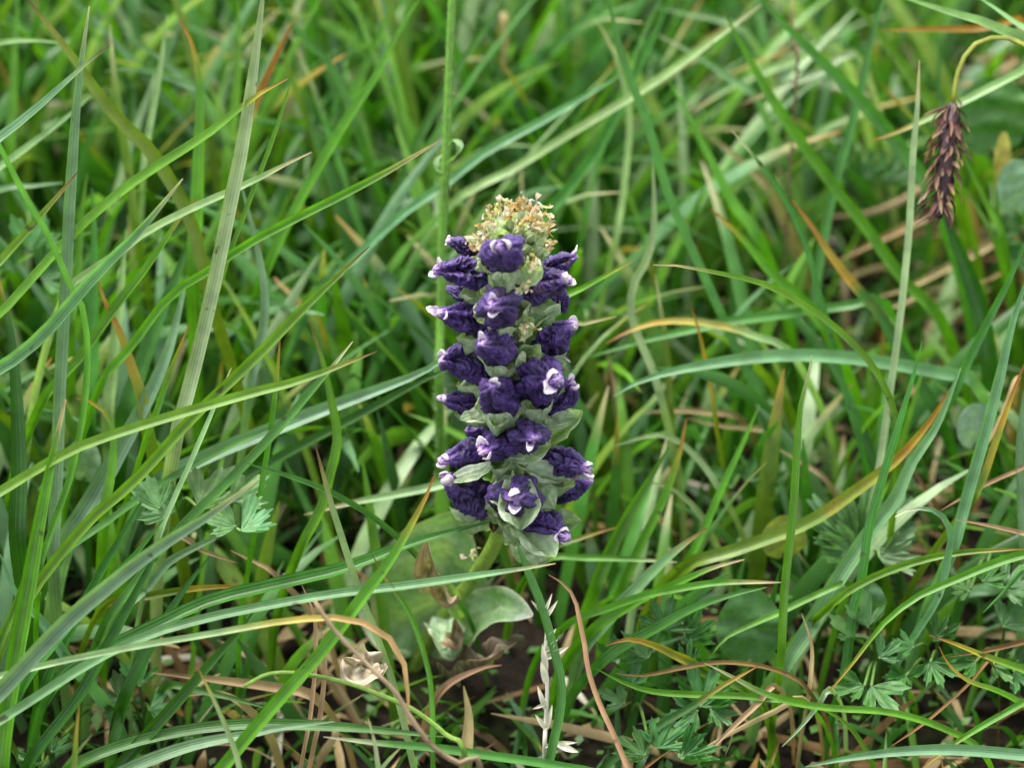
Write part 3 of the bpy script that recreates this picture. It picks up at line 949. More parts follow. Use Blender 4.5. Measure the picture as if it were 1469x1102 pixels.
# basal leaves
def broad_leaf(parent, pts, w, hint, cols2, name='leaf', wave=0.12, fold=0.18, prof=0.5, seed=1, mat=None, edge=None, n=26, nu=13, tipc=None):
    wp = [P(*p) for p in pts]
    for p in wp:
        if p.z < 0.002:
            p.z = 0.002
    path, L_ = catmull(wp, n)
    def wf(t):
        return w * MM * max(0.08, math.sin(math.pi * min(1, 0.10 + 0.90 * t) ** (0.9 if prof == 0.5 else prof)) ** 0.62)
    V, F, S = ribbon(path, L_, wf, hint.normalized(), nu=nu, fold=fold, wave=wave, seed=seed)
    cols = []
    for i, v in enumerate(V):
        u = abs(S[i][0]); t = (i // nu) / (n - 1)
        c = mix3(cols2[0], cols2[1], max(0, min(1, 0.5 + 0.9 * noise.noise(v * 160 + Vector((seed, 0, 0))))))
        if u < 0.1:
            c = mix3(c, (0.35, 0.45, 0.2), 0.4)
        vein = abs(((t * 9 + u * 2.2) % 1) - 0.5)
        if vein < 0.07:
            c = mix3(c, (0.42, 0.52, 0.32), 0.35)
        if edge and u > 0.85:
            c = mix3(c, edge, 0.8)
        if tipc and t > 0.88:
            c = mix3(c, tipc, (t - 0.88) / 0.12)
        cols.append(c)
    if parent is not None:
        return plink(name, V, F, mat or M_LEAF, parent, cols, S)
    return link(name, V, F, mat or M_LEAF, None, cols, S)

GL = ((0.14, 0.27, 0.085), (0.25, 0.37, 0.21))
broad_leaf(plant, [(600, 955, 50), (608, 900, 46), (624, 830, 40), (644, 770, 34), (655, 735, 30)], 185, TOCAM + UP * 0.3, GL, seed=3, edge=(0.30, 0.30, 0.2))
broad_leaf(plant, [(628, 925, 44), (668, 895, 34), (715, 872, 24), (764, 884, 16)], 82, TOCAM * 1.0 + UP * 0.35 - RT * 0.1, ((0.15, 0.30, 0.09), (0.30, 0.42, 0.26)), seed=8, edge=(0.55, 0.52, 0.42), wave=0.2, tipc=(0.75, 0.72, 0.65))
broad_leaf(plant, [(632, 885, 38), (640, 905, 30), (642, 930, 24), (650, 948, 24)], 58, TOCAM + UP * 0.2, ((0.16, 0.27, 0.12), (0.26, 0.36, 0.22)), seed=12, wave=0.4, edge=(0.45, 0.40, 0.28))
broad_leaf(plant, [(665, 890, 32), (650, 868, 24), (640, 845, 20), (615, 835, 20)], 34, TOCAM + UP * 0.4, ((0.20, 0.36, 0.05), (0.26, 0.40, 0.08)), seed=14, wave=0.2)
broad_leaf(plant, [(590, 960, 50), (560, 905, 52), (548, 850, 56), (590, 760, 60)], 80, TOCAM + UP * 0.5, GL, seed=17, edge=(0.4, 0.34, 0.26))
broad_leaf(plant, [(660, 862, 24), (637, 856, 18), (622, 835, 12), (612, 805, 6), (613, 776, 4)], 42, TOCAM - RT * 0.3, ((0.20, 0.135, 0.07), (0.36, 0.27, 0.17)), name='withered_leaf', seed=21, wave=0.5, fold=0.5, prof=1.4, mat=M_DRY)
broad_leaf(plant, [(640, 915, 26), (652, 922, 22), (655, 905, 20), (652, 888, 20)], 24, TOCAM, ((0.14, 0.08, 0.04), (0.30, 0.20, 0.12)), name='withered_leaf', seed=23, wave=0.6, fold=0.5, mat=M_DRY)
tuft(plant, P(678, 796, 18), (TOCAM - RT * 0.5).normalized(), 14 * MM, 720, 6)
broad_leaf(plant, [(713, 742, 8), (709, 752, 6), (708, 764, 6)], 18, TOCAM, ((0.05, 0.02, 0.012), (0.10, 0.05, 0.02)), name='withered_leaf', seed=27, wave=0.5, fold=0.3, mat=M_DRY)
broad_leaf(plant, [(640, 970, 30), (690, 950, 22), (720, 930, 22), (752, 915, 22)], 46, TOCAM * 0.6 + UP, ((0.07, 0.05, 0.03), (0.16, 0.115, 0.075)), name='withered_leaf', seed=29, wave=0.9, fold=0.5, mat=M_DRY)

dl = broad_leaf(None, [(550, 945, -5), (530, 955, -6), (510, 965, -8), (492, 945, -8)], 50, TOCAM + UP * 0.4, ((0.36, 0.27, 0.18), (0.50, 0.42, 0.32)), name='dead_leaf', seed=31, wave=0.8, fold=0.35, mat=M_DRY)
tag(dl, 'crumpled tan dead leaf caught on a dry twig near the flower base', 'dead leaf')

# ------------------------------------------------------------------ other single plants
def stalk(name, pts, r0, r1, colr, lab, cat, mat=M_STEM, sides=10, bump=0.1, root=True):
    wp = [P(*p) for p in pts]
    if root and wp[0].z > 0.004:
        e = wp[0].copy(); e.z = -0.004
        e += Vector((wp[0].x - wp[1].x, wp[0].y - wp[1].y + 0.01, 0)) * 0.5
        wp = [e] + wp
    path, L_ = catmull(wp, 50)
    V, F, S = tube(path, lambda t: MM * lerp(r0, r1, t), sides, bump, seed=len(pts))
    cols = [mix3(colr, tuple(x * 0.7 for x in colr), 0.5 + 0.8 * noise.noise(v * 500)) for v in V]
    root_o = empty(name, path[0])
    tag(root_o, lab, cat)
    off = path[0]
    o = link('stem', [v - off for v in V], F, mat, root_o, cols, S)
    return root_o, path, off

def child(parent, off, name, V, F, mat, cols, S=None):
    return link(name, [v - off for v in V], F, mat, parent, cols, S or [(0, 0)] * len(V))

# hairy upright stem with curled young leaves
hs, hpath, hoff = stalk('hairy_stem', [(630, 560, 42), (632, 470, 40), (635, 330, 36), (640, 220, 32), (645, 90, 28), (651, -60, 24)], 8.0, 6.5, (0.13, 0.30, 0.03),
                        'upright hairy green stem standing behind the flower spike', 'plant stem')
V, F, cols = [], [], []
hr = random.Random(3)
for k in range(900):
    i = hr.randrange(5, len(hpath) - 1)
    p = hpath[i].lerp(hpath[i + 1], hr.random()) if i + 1 < len(hpath) else hpath[i]
    dr = Vector((hr.uniform(-1, 1), hr.uniform(-1, 1), hr.uniform(-0.3, 0.5))).normalized()
    T_ = (hpath[i] - hpath[i - 1]).normalized()
    dr = (dr - T_ * dr.dot(T_)).normalized()
    sd_ = dr.cross(T_) * 0.35 * MM
    a = p + dr * 5.5 * MM
    b = p + dr * hr.uniform(11, 15) * MM + T_ * hr.uniform(-2, 2) * MM
    o_ = len(V)
    V += [a - sd_, a + sd_, b]
    F.append((o_, o_ + 1, o_ + 2))
    cols += [(0.5, 0.6, 0.4)] * 3
h = child(hs, hoff, 'hairs', V, F, M_BRACT, cols)
h['kind'] = 'stuff'
for (pp, w) in [([(640, 235, 30), (654, 222, 26), (660, 208, 25), (650, 201, 27), (643, 208, 28)], 12), ([(638, 255, 31), (630, 245, 28), (626, 230, 28), (634, 222, 29)], 12)]:
    pth, l_ = catmull([P(*p) for p in pp], 16)
    v, f, s = ribbon(pth, l_, lambda t: w * MM * math.sin(math.pi * (0.1 + 0.85 * t)), UP + TOCAM, nu=5, fold=0.4, wave=0.2)
    child(hs, hoff, 'young_leaf', v, f, M_LEAF, [(0.17, 0.29, 0.11)] * len(v), s)

# hanging sedge spike
ss, spath, soff = stalk('sedge_spike', [(1520, 130, 22), (1490, 82, 22), (1462, 60, 24), (1430, 53, 24), (1395, 66, 24), (1374, 104, 24), (1367, 150, 24)], 4.5, 3.6, (0.24, 0.26, 0.03),
                        'drooping purple brown sedge spike on an arched yellow green stalk', 'sedge')
def scale_leaf(base, tip, w, hint, c0, c1):
    pth, l_ = catmull([base, base.lerp(tip, 0.5) + hint * (tip - base).length * 0.12, tip], 8)
    v, f, s = ribbon(pth, l_, lambda t: w * max(0.05, math.sin(math.pi * min(1, 0.25 + 0.75 * t)) ** 0.8), hint, nu=5, fold=0.35)
    cc = []
    for i in range(len(v)):
        t = (i // 5) / 7
        u = abs(s[i][0])
        c = mix3(c0, c1, max(0, min(1, (t - 0.42) * 2.2)) * 0.95)
        if u < 0.2:
            c = mix3(c, c1, 0.45)
        cc.append(c)
    return v, f, s, cc
srng = random.Random(5)
sax, l_ = catmull([P(1367, 150, 24), P(1360, 200, 22), P(1354, 260, 22), P(1345, 312, 22)], 40)
v, f, s = tube(sax, lambda t: MM * (5 + 9 * math.sin(math.pi * min(1, 0.1 + t * 0.85))), 12, 0.3)
child(ss, soff, 'spike_core', v, f, M_STEM, [(0.04, 0.018, 0.022)] * len(v), s)
for i in range(120):
    t = i / 119
    p = sax[int(t * 38)]
    a = i * ga
    axd = (sax[-1] - sax[0]).normalized()
    X = axd.orthogonal().normalized(); Y = axd.cross(X)
    rd = X * math.cos(a) + Y * math.sin(a)
    rr = (9 + 10 * math.sin(math.pi * min(1, 0.1 + t * 0.85))) * MM
    b = p + rd * rr * 0.7 + axd * srng.uniform(-9, 9) * MM
    e = b + (axd * srng.uniform(0.5, 1.1) + rd * srng.uniform(0.2, 0.9) + Vector((srng.uniform(-.3, .3), 0, srng.uniform(-.3, .2)))).normalized() * srng.uniform(14, 44) * MM
    c0 = srng.choice([(0.075, 0.026, 0.024), (0.12, 0.050, 0.040), (0.055, 0.020, 0.022), (0.17, 0.10, 0.075)])
    c1 = srng.choice([(0.28, 0.19, 0.08), (0.34, 0.26, 0.16), (0.12, 0.06, 0.05), (0.17, 0.10, 0.07), (0.09, 0.045, 0.04)])
    v, f, s, cc = scale_leaf(b, e, srng.uniform(4, 10) * MM, (rd + Vector((srng.uniform(-.7, .7), srng.uniform(-.7, .7), srng.uniform(-.7, .7)))).normalized(), c0, c1)
    child(ss, soff, 'scale', v, f, M_DRY, cc, s)

# white dead seed stalk
ds, dpath, doff = stalk('dead_seed_stalk', [(781, 1085, -12), (783, 1040, -12), (785, 985, -12), (782, 940, -12), (784, 900, -11), (776, 868, -10)], 4.2, 2.4, (0.66, 0.62, 0.52),
                        'bleached white dead grass stalk with papery husks behind a green blade', 'dead stalk', mat=M_DRY)
for (b, t_, w) in [((783, 1046), (768, 1026), 7), ((784, 1046), (792, 1012), 7), ((783, 1018), (771, 985), 8), ((784, 980), (776, 950), 10), ((784, 944), (816, 928), 9), ((783, 935), (800, 918), 7),
                   ((783, 920), (798, 902), 6), ((780, 890), (800, 862), 6), ((779, 885), (792, 852), 5), ((778, 880), (762, 862), 5), ((783, 1010), (764, 1018), 5), ((800, 1068), (830, 1080), 10), ((802, 1066), (828, 1066), 5),
                   ((783, 960), (778, 925), 9), ((780, 1070), (798, 1072), 6)]:
    B_, E_ = P(b[0], b[1], -13), P(t_[0], t_[1], -14)
    v, f, s, cc = scale_leaf(B_, E_, w * MM, TOCAM, (0.70, 0.66, 0.56), (0.62, 0.55, 0.40))
    child(ds, doff, 'husk', v, f, M_DRY, cc, s)

# dry twig and round green stalk
stalk('dry_twig', [(690, 1108, -30), (660, 1097, -32), (626, 1077, -33), (594, 1039, -34), (567, 994, -34), (532, 959, -34), (494, 920, -34), (474, 897, -34), (451, 862, -34)], 4.6, 2.8, (0.30, 0.22, 0.13),
      'rough brown dry twig slanting under the arching pale blade', 'twig', mat=M_DRY, bump=0.5)
stalk('green_stalk', [(668, 1092, -22), (640, 1056, -22), (594, 1020, -22), (543, 997, -22), (492, 979, -22), (428, 967, -22), (384, 968, -22), (350, 986, -22)], 5.0, 2.6, (0.17, 0.30, 0.04),
      'smooth round green stalk lying below the flower with a yellow end', 'plant stalk')
# brown seed heads in the far grass
for pts_ in ([(1142, 120, 70), (1140, 70, 70), (1138, 40, 70), (1136, 0, 70)],):
    sh, p2, o2 = stalk('seed_head', pts_, 3, 2, (0.25, 0.18, 0.10), 'small brown grass seed head standing in the grass behind', 'seed head', mat=M_DRY)
    for i in range(26):
        p = p2[22 + int(i * 26 / 26)]
        a = i * ga
        rd = Vector((math.cos(a), math.sin(a), 0.6)).normalized()
        v, f, s, cc = scale_leaf(p, p + rd * 15 * MM, 8 * MM, rd.orthogonal(), (0.10, 0.05, 0.035), (0.25, 0.15, 0.09))
        child(sh, o2, 'husk', v, f, M_DRY, cc, s)

# ---- cut leaves
def cut_leaf_mesh(center, axis, normal, R, lobes, depth, teeth, spread, seed, c0, c1, cup=0.15):
    crng = random.Random(seed)
    A = axis.normalized()
    N = (normal - A * normal.dot(A)).normalized()
    Sx = A.cross(N)
    na, nr = lobes * 16, 6
    V, cols = [center.copy()], [mix3(c0, c1, 0.2)]
    F = []
    amp = [crng.uniform(0.8, 1.1) for _ in range(lobes + 1)]
    for j in range(na + 1):
        s = j / na
        ph = (s - 0.5) * 2 * spread
        k = s * lobes
        li = min(lobes - 1, int(k)); fr = k - li
        prof = math.sin(math.pi * fr)
        ro = (1 - depth) + depth * (prof ** 0.75)
        ro *= 1 - 0.28 * abs((li + 0.5) / lobes * 2 - 1)
        ro *= amp[li]
        if teeth:
            ro *= 1 - 0.20 * abs(((fr * teeth) % 1.0) - 0.5) * 2 * (0.4 + 0.6 * prof)
        for i in range(1, nr + 1):
            q = i / nr
            r = R * ro * q
            # narrow the lobes towards their axis
            pc = ((li + 0.5) / lobes - 0.5) * 2 * spread
            ph2 = lerp(ph, pc, 0.22 * q * depth)
            zz = cup * R * q * q * (0.4 + 0.6 * abs(ph) / spread) + 0.10 * R * q * (prof - 0.5) + 0.05 * R * noise.noise(Vector((q * 3, ph * 3, seed)))
            p = center + (A * math.cos(ph2) + Sx * math.sin(ph2)) * r + N * zz
            V.append(p)
            v_ = 0.5 + 0.5 * math.cos((fr - 0.5) * 6.28)
            cols.append(mix3(c0, c1, max(0, min(1, 0.25 + 0.45 * q + 0.4 * noise.noise(p * 300) - (0.25 if abs(fr - 0.5) < 0.06 else 0)))))
    for j in range(na):
        for i in range(nr):
            if i == 0:
                F.append((0, 1 + j * nr, 1 + (j + 1) * nr))
            else:
                a = 1 + j * nr + i - 1
                F.append((a, a + 1, a + nr + 1, a + nr))
    return V, F, cols

def leaf_plant(name, root_px, leaves, lab, cat, c0, c1, group=None, lobes=5, depth=0.6, teeth=3, spread=1.9, seed=0, ks=1.0, dd=0, cup=0.22):
    root = ground_pt(root_px[0], root_px[1], -0.003)
    e = empty(name, root)
    lrng = random.Random(seed)
    tag(e, lab, cat, group)
    for i, (x, y, d, ang, size, up) in enumerate(leaves):
        size *= ks * lrng.uniform(0.7, 1.2)
        ang += lrng.uniform(-15, 15)
        up += lrng.uniform(-0.3, 0.15)
        c = P(x, y, d + dd)
        if c.z < 0.006:
            c = ground_pt(x, y, 0.006)
        A = RT * math.cos(rad(ang)) + (UP * (1 - up * 0.2) + FWD * up * 0.6) * math.sin(rad(ang))
        N = (TOCAM * (1 - up) + Vector((0, 0, 1)) * up).normalized()
        V, F, cols = cut_leaf_mesh(c, A, N, size * MM, lobes, depth, teeth, spread * lrng.uniform(0.8, 1.2), seed * 13 + i, c0, tuple(x * lrng.uniform(0.75, 1.2) for x in c1), cup * lrng.uniform(0.3, 2.2))
        lf = link('leaf', [v - root for v in V], F, M_LEAF, e, cols, [(0, 0)] * len(V))
        m_ = root.lerp(c, 0.5) + Vector((0, 0, 0.15 * (c - root).length))
        pth, l_ = catmull([root, m_, c], 14)
        v, f, s = tube(pth, lambda t: 3.2 * MM * lerp(1, 0.7, t), 7)
        link('petiole', [q - root for q in v], f, M_STEM, lf, [mix3(c0, (0.15, 0.24, 0.05), 0.5)] * len(v), s)
    return e

PALE = ((0.09, 0.23, 0.055), (0.17, 0.32, 0.125))
leaf_plant('toothed_leaf_plant', (250, 850), [(228, 730, 2, 100, 62, 0.45), (285, 728, 6, 62, 95, 0.6), (345, 762, 0, 18, 78, 0.75), (338, 756, 2, 165, 60, 0.75), (330, 720, 8, 35, 75, 0.6), (250, 735, 10, 140, 60, 0.5)],
           'pale green toothed leaves growing low behind a broad bluish blade', 'plant', *PALE, lobes=3, depth=0.42, teeth=3, spread=1.25, seed=1, dd=-4, cup=0.25, ks=1.1)
leaf_plant('cut_leaf_rosette', (1230, 810), [(1240, 790, 25, 95, 110, 0.4), (1235, 795, 25, 130, 120, 0.4), (1250, 790, 24, 55, 100, 0.45), (1255, 790, 22, 20, 90, 0.6), (1240, 800, 22, 165, 100, 0.6), (1262, 800, 18, -20, 70, 0.7)],
           'rosette of pale deeply cut leaves among slanting blades', 'plant', (0.075, 0.19, 0.05), (0.15, 0.28, 0.12), lobes=5, depth=0.5, teeth=2, spread=1.0, seed=2, dd=8)
FE = ((0.028, 0.110, 0.014), (0.065, 0.185, 0.035))
spots = [((1010, 1040), [(1005, 1015, -6, 60, 48, 0.7), (1000, 1022, -6, 200, 46, 0.7), (1020, 1020, -8, -40, 48, 0.7), (985, 960, 0, 80, 46, 0.6)], 'small bright feathery leaves under the lying thin blade'),
         ((900, 1040), [(905, 985, 2, 70, 44, 0.6), (895, 1010, 2, 160, 40, 0.7), (930, 1060, -8, 20, 42, 0.7), (880, 950, 6, 100, 40, 0.6)], 'feathery leaf clump beside the bent tan stalk'),
         ((965, 940), [(955, 905, 5, 90, 46, 0.5), (985, 920, 4, 40, 46, 0.5), (930, 945, 4, 150, 46, 0.6)], 'feathery leaves beneath the withered rust brown blade end'),
         ((1255, 1000), [(1245, 900, 5, 80, 44, 0.6), (1262, 945, 0, 40, 46, 0.6), (1240, 985, -4, 190, 48, 0.8), (1250, 985, -4, -50, 44, 0.8), (1225, 915, 6, 130, 40, 0.6)], 'small bright three part leaves below the tapering arched blade'),
         ((1340, 1000), [(1335, 950, 0, -80, 42, 0.6), (1310, 930, 3, 150, 38, 0.6), (1300, 970, 0, 210, 36, 0.7), (1340, 920, 5, 70, 40, 0.6)], 'dark feathery leaves near two orange tipped blades'),
         ((1430, 990), [(1425, 955, 0, -70, 46, 0.6), (1455, 965, 0, -40, 44, 0.6), (1400, 950, 2, 200, 42, 0.6), (1440, 900, 6, 60, 44, 0.6)], 'feathery leaf clump behind the thin curved orange tipped blade'),
         ((950, 1090), [(945, 1075, -16, 80, 44, 0.6), (925, 1085, -16, 150, 40, 0.7), (975, 1088, -18, 20, 44, 0.7)], 'bright feathery leaves low beside a dark slanting blade'),
         ((210, 1060), [(200, 985, 5, 80, 42, 0.6), (215, 1020, 2, 20, 40, 0.6), (180, 1010, 5, 160, 44, 0.6)], 'dark feathery leaves shaded by overlapping grass blades'),
         ((80, 1110), [(75, 1080, -10, 60, 36, 0.7), (60, 1095, -10, 150, 34, 0.7)], 'tiny bright lobed leaves beside a short orange tipped shoot'),
         ((1400, 350), [(1425, 345, 70, 20, 50, 0.5), (1440, 340, 70, 80, 50, 0.5), (1445, 360, 68, -40, 44, 0.5)], 'bright toothed leaves beside the broad dark blade under the sedge'),
         ((1230, 320), [(1240, 255, 95, 80, 50, 0.5), (1270, 260, 95, 20, 46, 0.5), (1215, 240, 100, 130, 46, 0.5)], 'blurred green lobed leaves behind the slanting broad blade'),
         ((1080, 740), [(1070, 690, 38, 80, 50, 0.5), (1100, 700, 36, 30, 46, 0.5), (1050, 700, 38, 150, 46, 0.5)], 'blurred pale lobed leaves between the flower and the leaf rosette'),
         ((1420, 860), [(1410, 835, 6, 60, 50, 0.6), (1440, 845, 5, 10, 46, 0.6), (1390, 850, 6, 150, 46, 0.6)], 'feathery leaves under the tall pale bluish blade'),
         ((60, 440), [(45, 360, 40, 70, 70, 0.4), (60, 400, 40, 20, 60, 0.4), (20, 390, 40, 130, 60, 0.4)], 'blurred lobed leaves deep between upright grass blades'),
         ]
for i, (rp, lv, lab) in enumerate(spots):
    leaf_plant('feathery_leaf_plant', rp, lv, lab, 'plant', *FE, group='small cut leaved plants in the turf', lobes=3 if i % 2 else 5, depth=0.55, teeth=3, spread=1.35, seed=20 + i, ks=1.25, dd=7)

# round leaves
def round_leaf(px, py, d, w, h, hint, cols2, lab, name='round_leaf', seed=0, grp=None):
    top, bot = (px + 2, py - h / 2, d), (px, py + h / 2, d + 4)
    b = P(*bot)
    root = ground_pt(px, py + h * 0.75, -0.003)
    e = empty(name, root)
    tag(e, lab, 'leaf', grp)
    path, L_ = catmull([b, P(px, py, d + 1), P(*top)], 20)
    V, F, S = ribbon(path, L_, lambda t: w * MM * max(0.05, math.sin(math.pi * (0.04 + 0.93 * t)) ** 0.55), hint.normalized(), nu=11, fold=0.14, wave=0.10, seed=seed)
    cols = [mix3(cols2[0], cols2[1], 0.5 + 0.8 * noise.noise(v * 200)) for v in V]
    link('leaf_blade', [v - root for v in V], F, M_LEAF, e, cols, [(0, 0)] * len(V))
    pth, l_ = catmull([root, root.lerp(b, 0.5) + Vector((0, 0, 0.004)), b + (P(px, py, d) - b) * 0.1], 10)
    v, f, s = tube(pth, lambda t: 4 * MM, 7)
    link('petiole', [q - root for q in v], f, M_STEM, e, [(0.12, 0.2, 0.05)] * len(v), s)
UPV = TOCAM + UP * 0.5
round_leaf(1458, 268, 60, 66, 80, UPV, ((0.13, 0.25, 0.14), (0.20, 0.32, 0.20)), 'glaucous round leaf beside a yellow withering leaf', seed=1)
round_leaf(1425, 165, 70, 130, 110, UPV, ((0.03, 0.11, 0.012), (0.05, 0.15, 0.02)), 'large dark green rounded leaf behind the hanging sedge spike', seed=2)
round_leaf(1438, 235, 64, 30, 92, UPV, ((0.26, 0.28, 0.03), (0.36, 0.28, 0.06)), 'yellow withering leaf next to a glaucous round leaf', name='yellow_leaf', seed=3)
round_leaf(1400, 610, 40, 62, 62, UPV, ((0.20, 0.32, 0.22), (0.26, 0.38, 0.28)), 'pale round leaf behind the tall bluish blade', seed=4)
round_leaf(1075, 900, 16, 100, 110, UPV, ((0.05, 0.15, 0.035), (0.08, 0.19, 0.05)), 'broad dark leaf low behind a curled green blade', seed=5)
round_leaf(1245, 865, 14, 56, 60, UPV, ((0.07, 0.17, 0.06), (0.10, 0.21, 0.09)), 'small dark round leaf in shade below the rosette', seed=6)
round_leaf(1125, 770, 34, 70, 60, UPV, ((0.20, 0.27, 0.04), (0.32, 0.33, 0.08)), 'yellowing rounded leaf beside the cut leaf rosette', name='yellow_leaf', seed=7)
round_leaf(120, 660, 30, 60, 60, UPV, ((0.15, 0.27, 0.14), (0.22, 0.33, 0.2)), 'pale round leaf half hidden behind upright grass blades', seed=8)
round_leaf(660, 60, 150, 90, 80, UPV, ((0.08, 0.2, 0.05), (0.13, 0.27, 0.1)), 'blurred rounded leaf far behind the hairy stem', seed=9)

# ------------------------------------------------------------------ background grass
def project(p):
    """p: (...,3) array to photograph pixels and depth offset in mm"""
    q = p - np.array(CAM)
    dz = q @ np.array(FWD)
    dzs = np.maximum(dz, 0.02)
    x = CX + FPX * (q @ np.array(RT)) / dzs
    y = CY - FPX * (q @ np.array(UP)) / dzs
    return x, y, (dz - D0) * 1000

def random_blades(n, xr, yr, lmin, lmax, wmin, wmax, segs, seed, palette, weights, dlim, flat=0.0):
    g = np.random.default_rng(seed)
    x = g.uniform(*xr, n); y = g.uniform(*yr, n)
    # tufts
    L = g.uniform(lmin, lmax, n) * g.uniform(0.6, 1.0, n)
    az = g.uniform(0, 2 * np.pi, n)
    t0 = np.abs(g.normal(0.25 + flat, 0.2, n)); t1 = t0 + g.uniform(0.1, 1.3, n)
    pts = np.zeros((n, segs + 1, 3))
    pts[:, 0, 0] = x; pts[:, 0, 1] = y; pts[:, 0, 2] = -0.004
    for s in range(segs):
        th = t0 + (t1 - t0) * ((s + 0.5) / segs) ** 1.6
        th = np.minimum(th, 1.75)
        ds = L / segs
        pts[:, s + 1, 0] = pts[:, s, 0] + ds * np.sin(th) * np.cos(az)
        pts[:, s + 1, 1] = pts[:, s, 1] + ds * np.sin(th) * np.sin(az)
        pts[:, s + 1, 2] = np.maximum(pts[:, s, 2] + ds * np.cos(th), 0.001 if s else -0.004)
    px, py, d = project(pts)
    inframe = (px > -60) & (px < 1530) & (py > -60) & (py < 1160)
    lim = dlim(px, py)
    bad = (inframe & (d < lim)).any(axis=1)
    # keep the flower itself clear
    prot = (px > 560) & (px < 880) & (py > 260) & (py < 960) & (d < 52)
    bad |= prot.any(axis=1)
    keep = ~bad
    # thin the part that is never in front of the camera's side
    pts = pts[keep]; az = az[keep]; L = L[keep]
    n = len(pts)
    w = g.uniform(wmin, wmax, n)
    pick = g.choice(len(palette), n, p=np.array(weights) / sum(weights))
    base = np.array([C[k] for k in palette])[pick] * g.uniform(0.78, 1.2, (n, 1))
    tipk = g.random(n)
    roll = g.uniform(-0.9, 0.9, n)
    t = np.linspace(0, 1, segs + 1)
    prof = np.where(t < 0.5, 0.75 + 0.5 * t, np.maximum(0.08, 1 - ((t - 0.5) / 0.5) ** 2.6))
    W = np.stack([-np.sin(az), np.cos(az), np.zeros(n)], 1)
    T_ = np.gradient(pts, axis=1)
    T_ /= np.linalg.norm(T_, axis=2, keepdims=True) + 1e-12
    Wb = np.repeat(W[:, None, :], segs + 1, 1)
    Nn = np.cross(Wb, T_)
    cr, sr = np.cos(roll)[:, None, None], np.sin(roll)[:, None, None]
    Wr = Wb * cr + Nn * sr
    Nr = Nn * cr - Wb * sr
    half = (w[:, None] * prof[None, :] * 0.5)[:, :, None]
    Vt = np.stack([pts - Wr * half, pts - Nr * half * 0.4, pts + Wr * half], 2)     # n, s+1, 3, 3
    col = np.repeat(np.repeat(base[:, None, None, :], segs + 1, 1), 3, 2)
    k = np.clip((t - 0.78) / 0.2, 0, 1)[None, :, None, None]
    tc = np.where((tipk < 0.08)[:, None], np.array([0.34, 0.20, 0.03]), np.array([0.40, 0.34, 0.17]))
    mask = (tipk < 0.2)[:, None, None, None]
    col = np.where(mask, col * (1 - k) + tc[:, None, None, :] * k, col)
    st = np.zeros((n, segs + 1, 3, 2)); st[:, :, 0, 0] = -1; st[:, :, 2, 0] = 1
    idx = np.arange(n * (segs + 1) * 3).reshape(n, segs + 1, 3)
    a = idx[:, :-1, :-1]; b = idx[:, :-1, 1:]; c = idx[:, 1:, 1:]; dd = idx[:, 1:, :-1]
    faces = np.stack([a, b, c, dd], -1).reshape(-1, 4)
    return Vt.reshape(-1, 3), faces, col.reshape(-1, 3), st.reshape(-1, 2), pts, (Vt, col, st)

def mesh_np(name, V, F, col, st, mat):
    me = bpy.data.meshes.new(name)
    me.vertices.add(len(V)); me.vertices.foreach_set('co', V.astype(np.float32).ravel())
    me.loops.add(F.size); me.loops.foreach_set('vertex_index', F.astype(np.int32).ravel())
    me.polygons.add(len(F)); me.polygons.foreach_set('loop_start', np.arange(0, F.size, F.shape[1], dtype=np.int32))
    me.update(calc_edges=True)
    finish(me, mat, col, st)
    o = bpy.data.objects.new(name, me)
    COL.objects.link(o)
    return o

def join(parts):
    V, F, Cc, S = [], [], [], []
    o = 0
    for v, f, c, s in parts:
        V.append(v); F.append(f + o); Cc.append(c); S.append(s); o += len(v)
    return np.concatenate(V), np.concatenate(F), np.concatenate(Cc), np.concatenate(S)

# how near a filler blade may come, over the picture (mm behind the flower plane)
def dlim_fill(px, py):
    lim = 30 + 0.0 * px
    lim = np.where(py < 500, 45, lim)
    lim = np.where(py < 250, 75, lim)
    lim = np.where(py > 800, 15, lim)
    lim = np.where((px > 1170) & (px < 1440) & (py > 280) & (py < 470), 125, lim)      # open patch of litter
    lim = np.where((px > 1150) & (py > 860), 30, lim)
    return lim
PAL = 'GMDBPYSR'
parts = []
parts.append(random_blades(3900, (-0.22, 0.02), (-0.03, 0.36), 0.04, 0.13, 0.0018, 0.0040, 9, 1, PAL, [42, 24, 13, 14, 9, 9, 0, 0], dlim_fill)[:4])
parts.append(random_blades(2300, (0.0, 0.24), (-0.03, 0.36), 0.03, 0.10, 0.0016, 0.0036, 9, 2, PAL, [28, 28, 20, 11, 7, 5, 0, 0], dlim_fill)[:4])
# low turf right on the soil, weighted dark green to paint shade in gaps
parts.append(random_blades(5200, (-0.25, 0.25), (-0.1, 0.3), 0.012, 0.035, 0.0008, 0.0018, 5, 3, PAL, [10, 22, 50, 3, 1, 4, 8, 6], lambda a, b: -1000 + 0 * a, flat=0.4)[:4])
